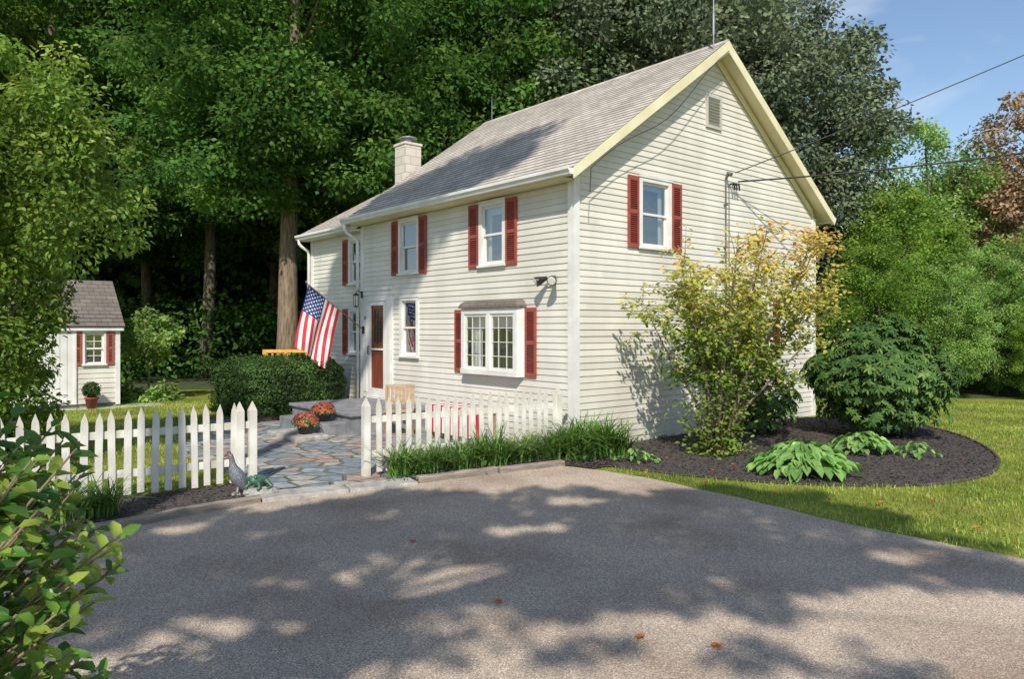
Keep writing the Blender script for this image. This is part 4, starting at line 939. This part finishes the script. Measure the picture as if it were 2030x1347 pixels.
for (x,y,m_,s,r,lb) in [(14.4,26,SM,1.05,0,'light green young tree at the edge of the lawn'),(12.2,23.5,SM2,.8,1,'bright green bushy tree at the edge of the lawn'),(17.5,30,SM2,1.0,2,'bright green bushy tree at the edge of the lawn'),
    (18.2,25.5,CT,1.08,0,'reddish brown leaved tree at the edge of the lawn'),(16.2,22.5,SM2,.62,3,'bright green bushy tree at the edge of the lawn'),(13.6,21,SM,.5,4,'light green young tree at the edge of the lawn'),
    (10.2,20.6,SM2,.55,5,'bright green bushy tree at the edge of the lawn'),(11.8,20.2,SM,.42,1.2,'light green young tree at the edge of the lawn'),(22,30,SM,1.1,2.2,'light green young tree at the edge of the lawn'),(15.2,20.6,SM2,.42,.4,'bright green bushy tree at the edge of the lawn'),(13.9,19.6,SM2,.3,2.4,'bright green bushy tree at the edge of the lawn')]:
    put_tree(m_,x,y,s,r,lb,group=G)
def mass(name,x0,x1,y0,y1,z0,z1,nc,cr,npc,leaf,mat):
    C=np.c_[rng.uniform(x0,x1,nc),rng.uniform(y0,y1,nc),rng.uniform(z0,z1,nc)]
    tag(add(name,clumps(name,C,rng.uniform(.7,1.3,nc)*cr,npc,leaf,mat,.7,simple=True)),kind='stuff')
mass('distant_wood',-48,15,41,44,0,30,1500,2.1,75,.5,L_wood)
mass('distant_wood',-48,60,45,49,-.5,7,900,2.0,60,.8,L_wood)
mass('distant_wood',15,60,42,50,0,10,260,2.0,90,.5,L_forest)
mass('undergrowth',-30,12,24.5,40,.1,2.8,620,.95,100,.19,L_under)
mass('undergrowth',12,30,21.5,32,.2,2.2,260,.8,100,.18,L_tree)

# unseen shade trees by the driveway: crown gaps cut to place sun patches
sv=np.array([math.sin(AZ)*math.cos(EL),math.cos(AZ)*math.cos(EL),math.sin(EL)])
gaps=[(.75,8.2,.5,.24),(.12,7.0,.42,.28),(-.3,5.85,.38,.2),(-1.85,4.75,.6,.24),(.85,4.72,.75,.34),(2.9,4.7,1.3,.85),(-.8,4.1,.5,.15),(-3.2,7.0,.25,.3),(3.2,6.2,.35,.2),(-2.2,6.9,.2,.12),(-1.3,7.6,.18,.1)]
ox,oy=-1.4,-3.2
def keep(P):
    g=P[:,:2]+np.array([ox,oy])-sv[:2]/sv[2]*P[:,2:3]
    wob=.28*np.sin(g[:,0]*9+g[:,1]*4)+.22*np.sin(g[:,1]*13-g[:,0]*5)
    k=np.ones(len(P),bool)
    for x,y,rx,ry in gaps:
        k&=((g[:,0]-x)/rx)**2+((g[:,1]-y)/ry)**2>1+wob
    edge=4.15+.25*np.sin(g[:,0]*2.1)
    k&=(g[:,1]>edge)&(g[:,1]<8.7+.18*np.sin(g[:,0]*3.3)+.1*np.sin(g[:,0]*8)+np.where(g[:,0]<-1,(g[:,0]+1)*.55,0)); k&=(g[:,0]<4.3-.35*(g[:,1]-6)+.2*np.sin(g[:,1]*6))
    return k
n=300; C=np.c_[rng.uniform(-6.2,6.0,n),rng.uniform(-3.3,3.3,n),rng.uniform(8.3,9.7,n)]
DR1=make_tree('drive_tree',12,.28,None,n,190,.65,.17,L_forest2,m_bark2,.45,30,.1,.1,trunk_top=.7,seed=31,C=C,keep=keep)
put_tree(DR1,ox,oy,1,0,'spreading shade tree overhanging the driveway')
DR3=make_tree('roof_shade_tree',19,.28,[(1.6,0,17.6,2.7,1.5,1.2)],60,230,.75,.2,L_forest2,m_bark2,.5,12,.1,.05,seed=33)
put_tree(DR3,-4.3,.8,1,0,'tall slender shade tree beside the driveway')

# ---------------- light, sky, camera ----------------
el,az=EL,AZ
w=bpy.data.worlds.new('World'); scene.world=w; w.use_nodes=True; n=w.node_tree.nodes; l=w.node_tree.links; bg=n['Background']
sk=n.new('ShaderNodeTexSky'); sk.sky_type='NISHITA'; sk.sun_disc=False; sk.sun_elevation=el; sk.sun_rotation=az; sk.air_density=1.1; sk.dust_density=.4; sk.ozone_density=2.4
tc=n.new('ShaderNodeTexCoord'); mp=n.new('ShaderNodeMapping'); mp.inputs['Scale'].default_value=(1,1,4); mp.inputs['Location'].default_value=(.9,.6,.45); l.new(tc.outputs['Generated'],mp.inputs['Vector'])
no=n.new('ShaderNodeTexNoise'); no.inputs['Scale'].default_value=2.6; no.inputs['Detail'].default_value=8; no.inputs['Distortion'].default_value=.5; l.new(mp.outputs[0],no.inputs['Vector'])
r=ramp(n,[(0,0,0),(.5,.5,.5)],[.5,.78]); l.new(no.outputs['Fac'],r.inputs[0])
mx=n.new('ShaderNodeMix'); mx.data_type='RGBA'; l.new(r.outputs[0],mx.inputs[0]); l.new(sk.outputs[0],mx.inputs[6]); mx.inputs[7].default_value=(7.5,7.5,7.5,1)
l.new(mx.outputs[2],bg.inputs['Color']); bg.inputs['Strength'].default_value=.15
S=bpy.data.lights.new('Sun','SUN'); S.energy=4.8; S.angle=rad(.6); S.color=(1,.94,.845); so_=bpy.data.objects.new('Sun',S); COL.objects.link(so_)
sd=Vector((math.sin(az)*math.cos(el),math.cos(az)*math.cos(el),math.sin(el))); so_.rotation_euler=sd.to_track_quat('Z','Y').to_euler()
cam=bpy.data.cameras.new('Camera'); co=bpy.data.objects.new('Camera',cam); COL.objects.link(co); co.location=(0,0,1.9); co.rotation_euler=(math.pi/2,0,0)
cam.lens=1480/2030*36; cam.sensor_width=36; cam.shift_y=-.0115; cam.clip_end=2000; cam.clip_start=.05
scene.camera=co
scene.view_settings.view_transform='Standard'; scene.view_settings.look='None'; scene.view_settings.exposure=0
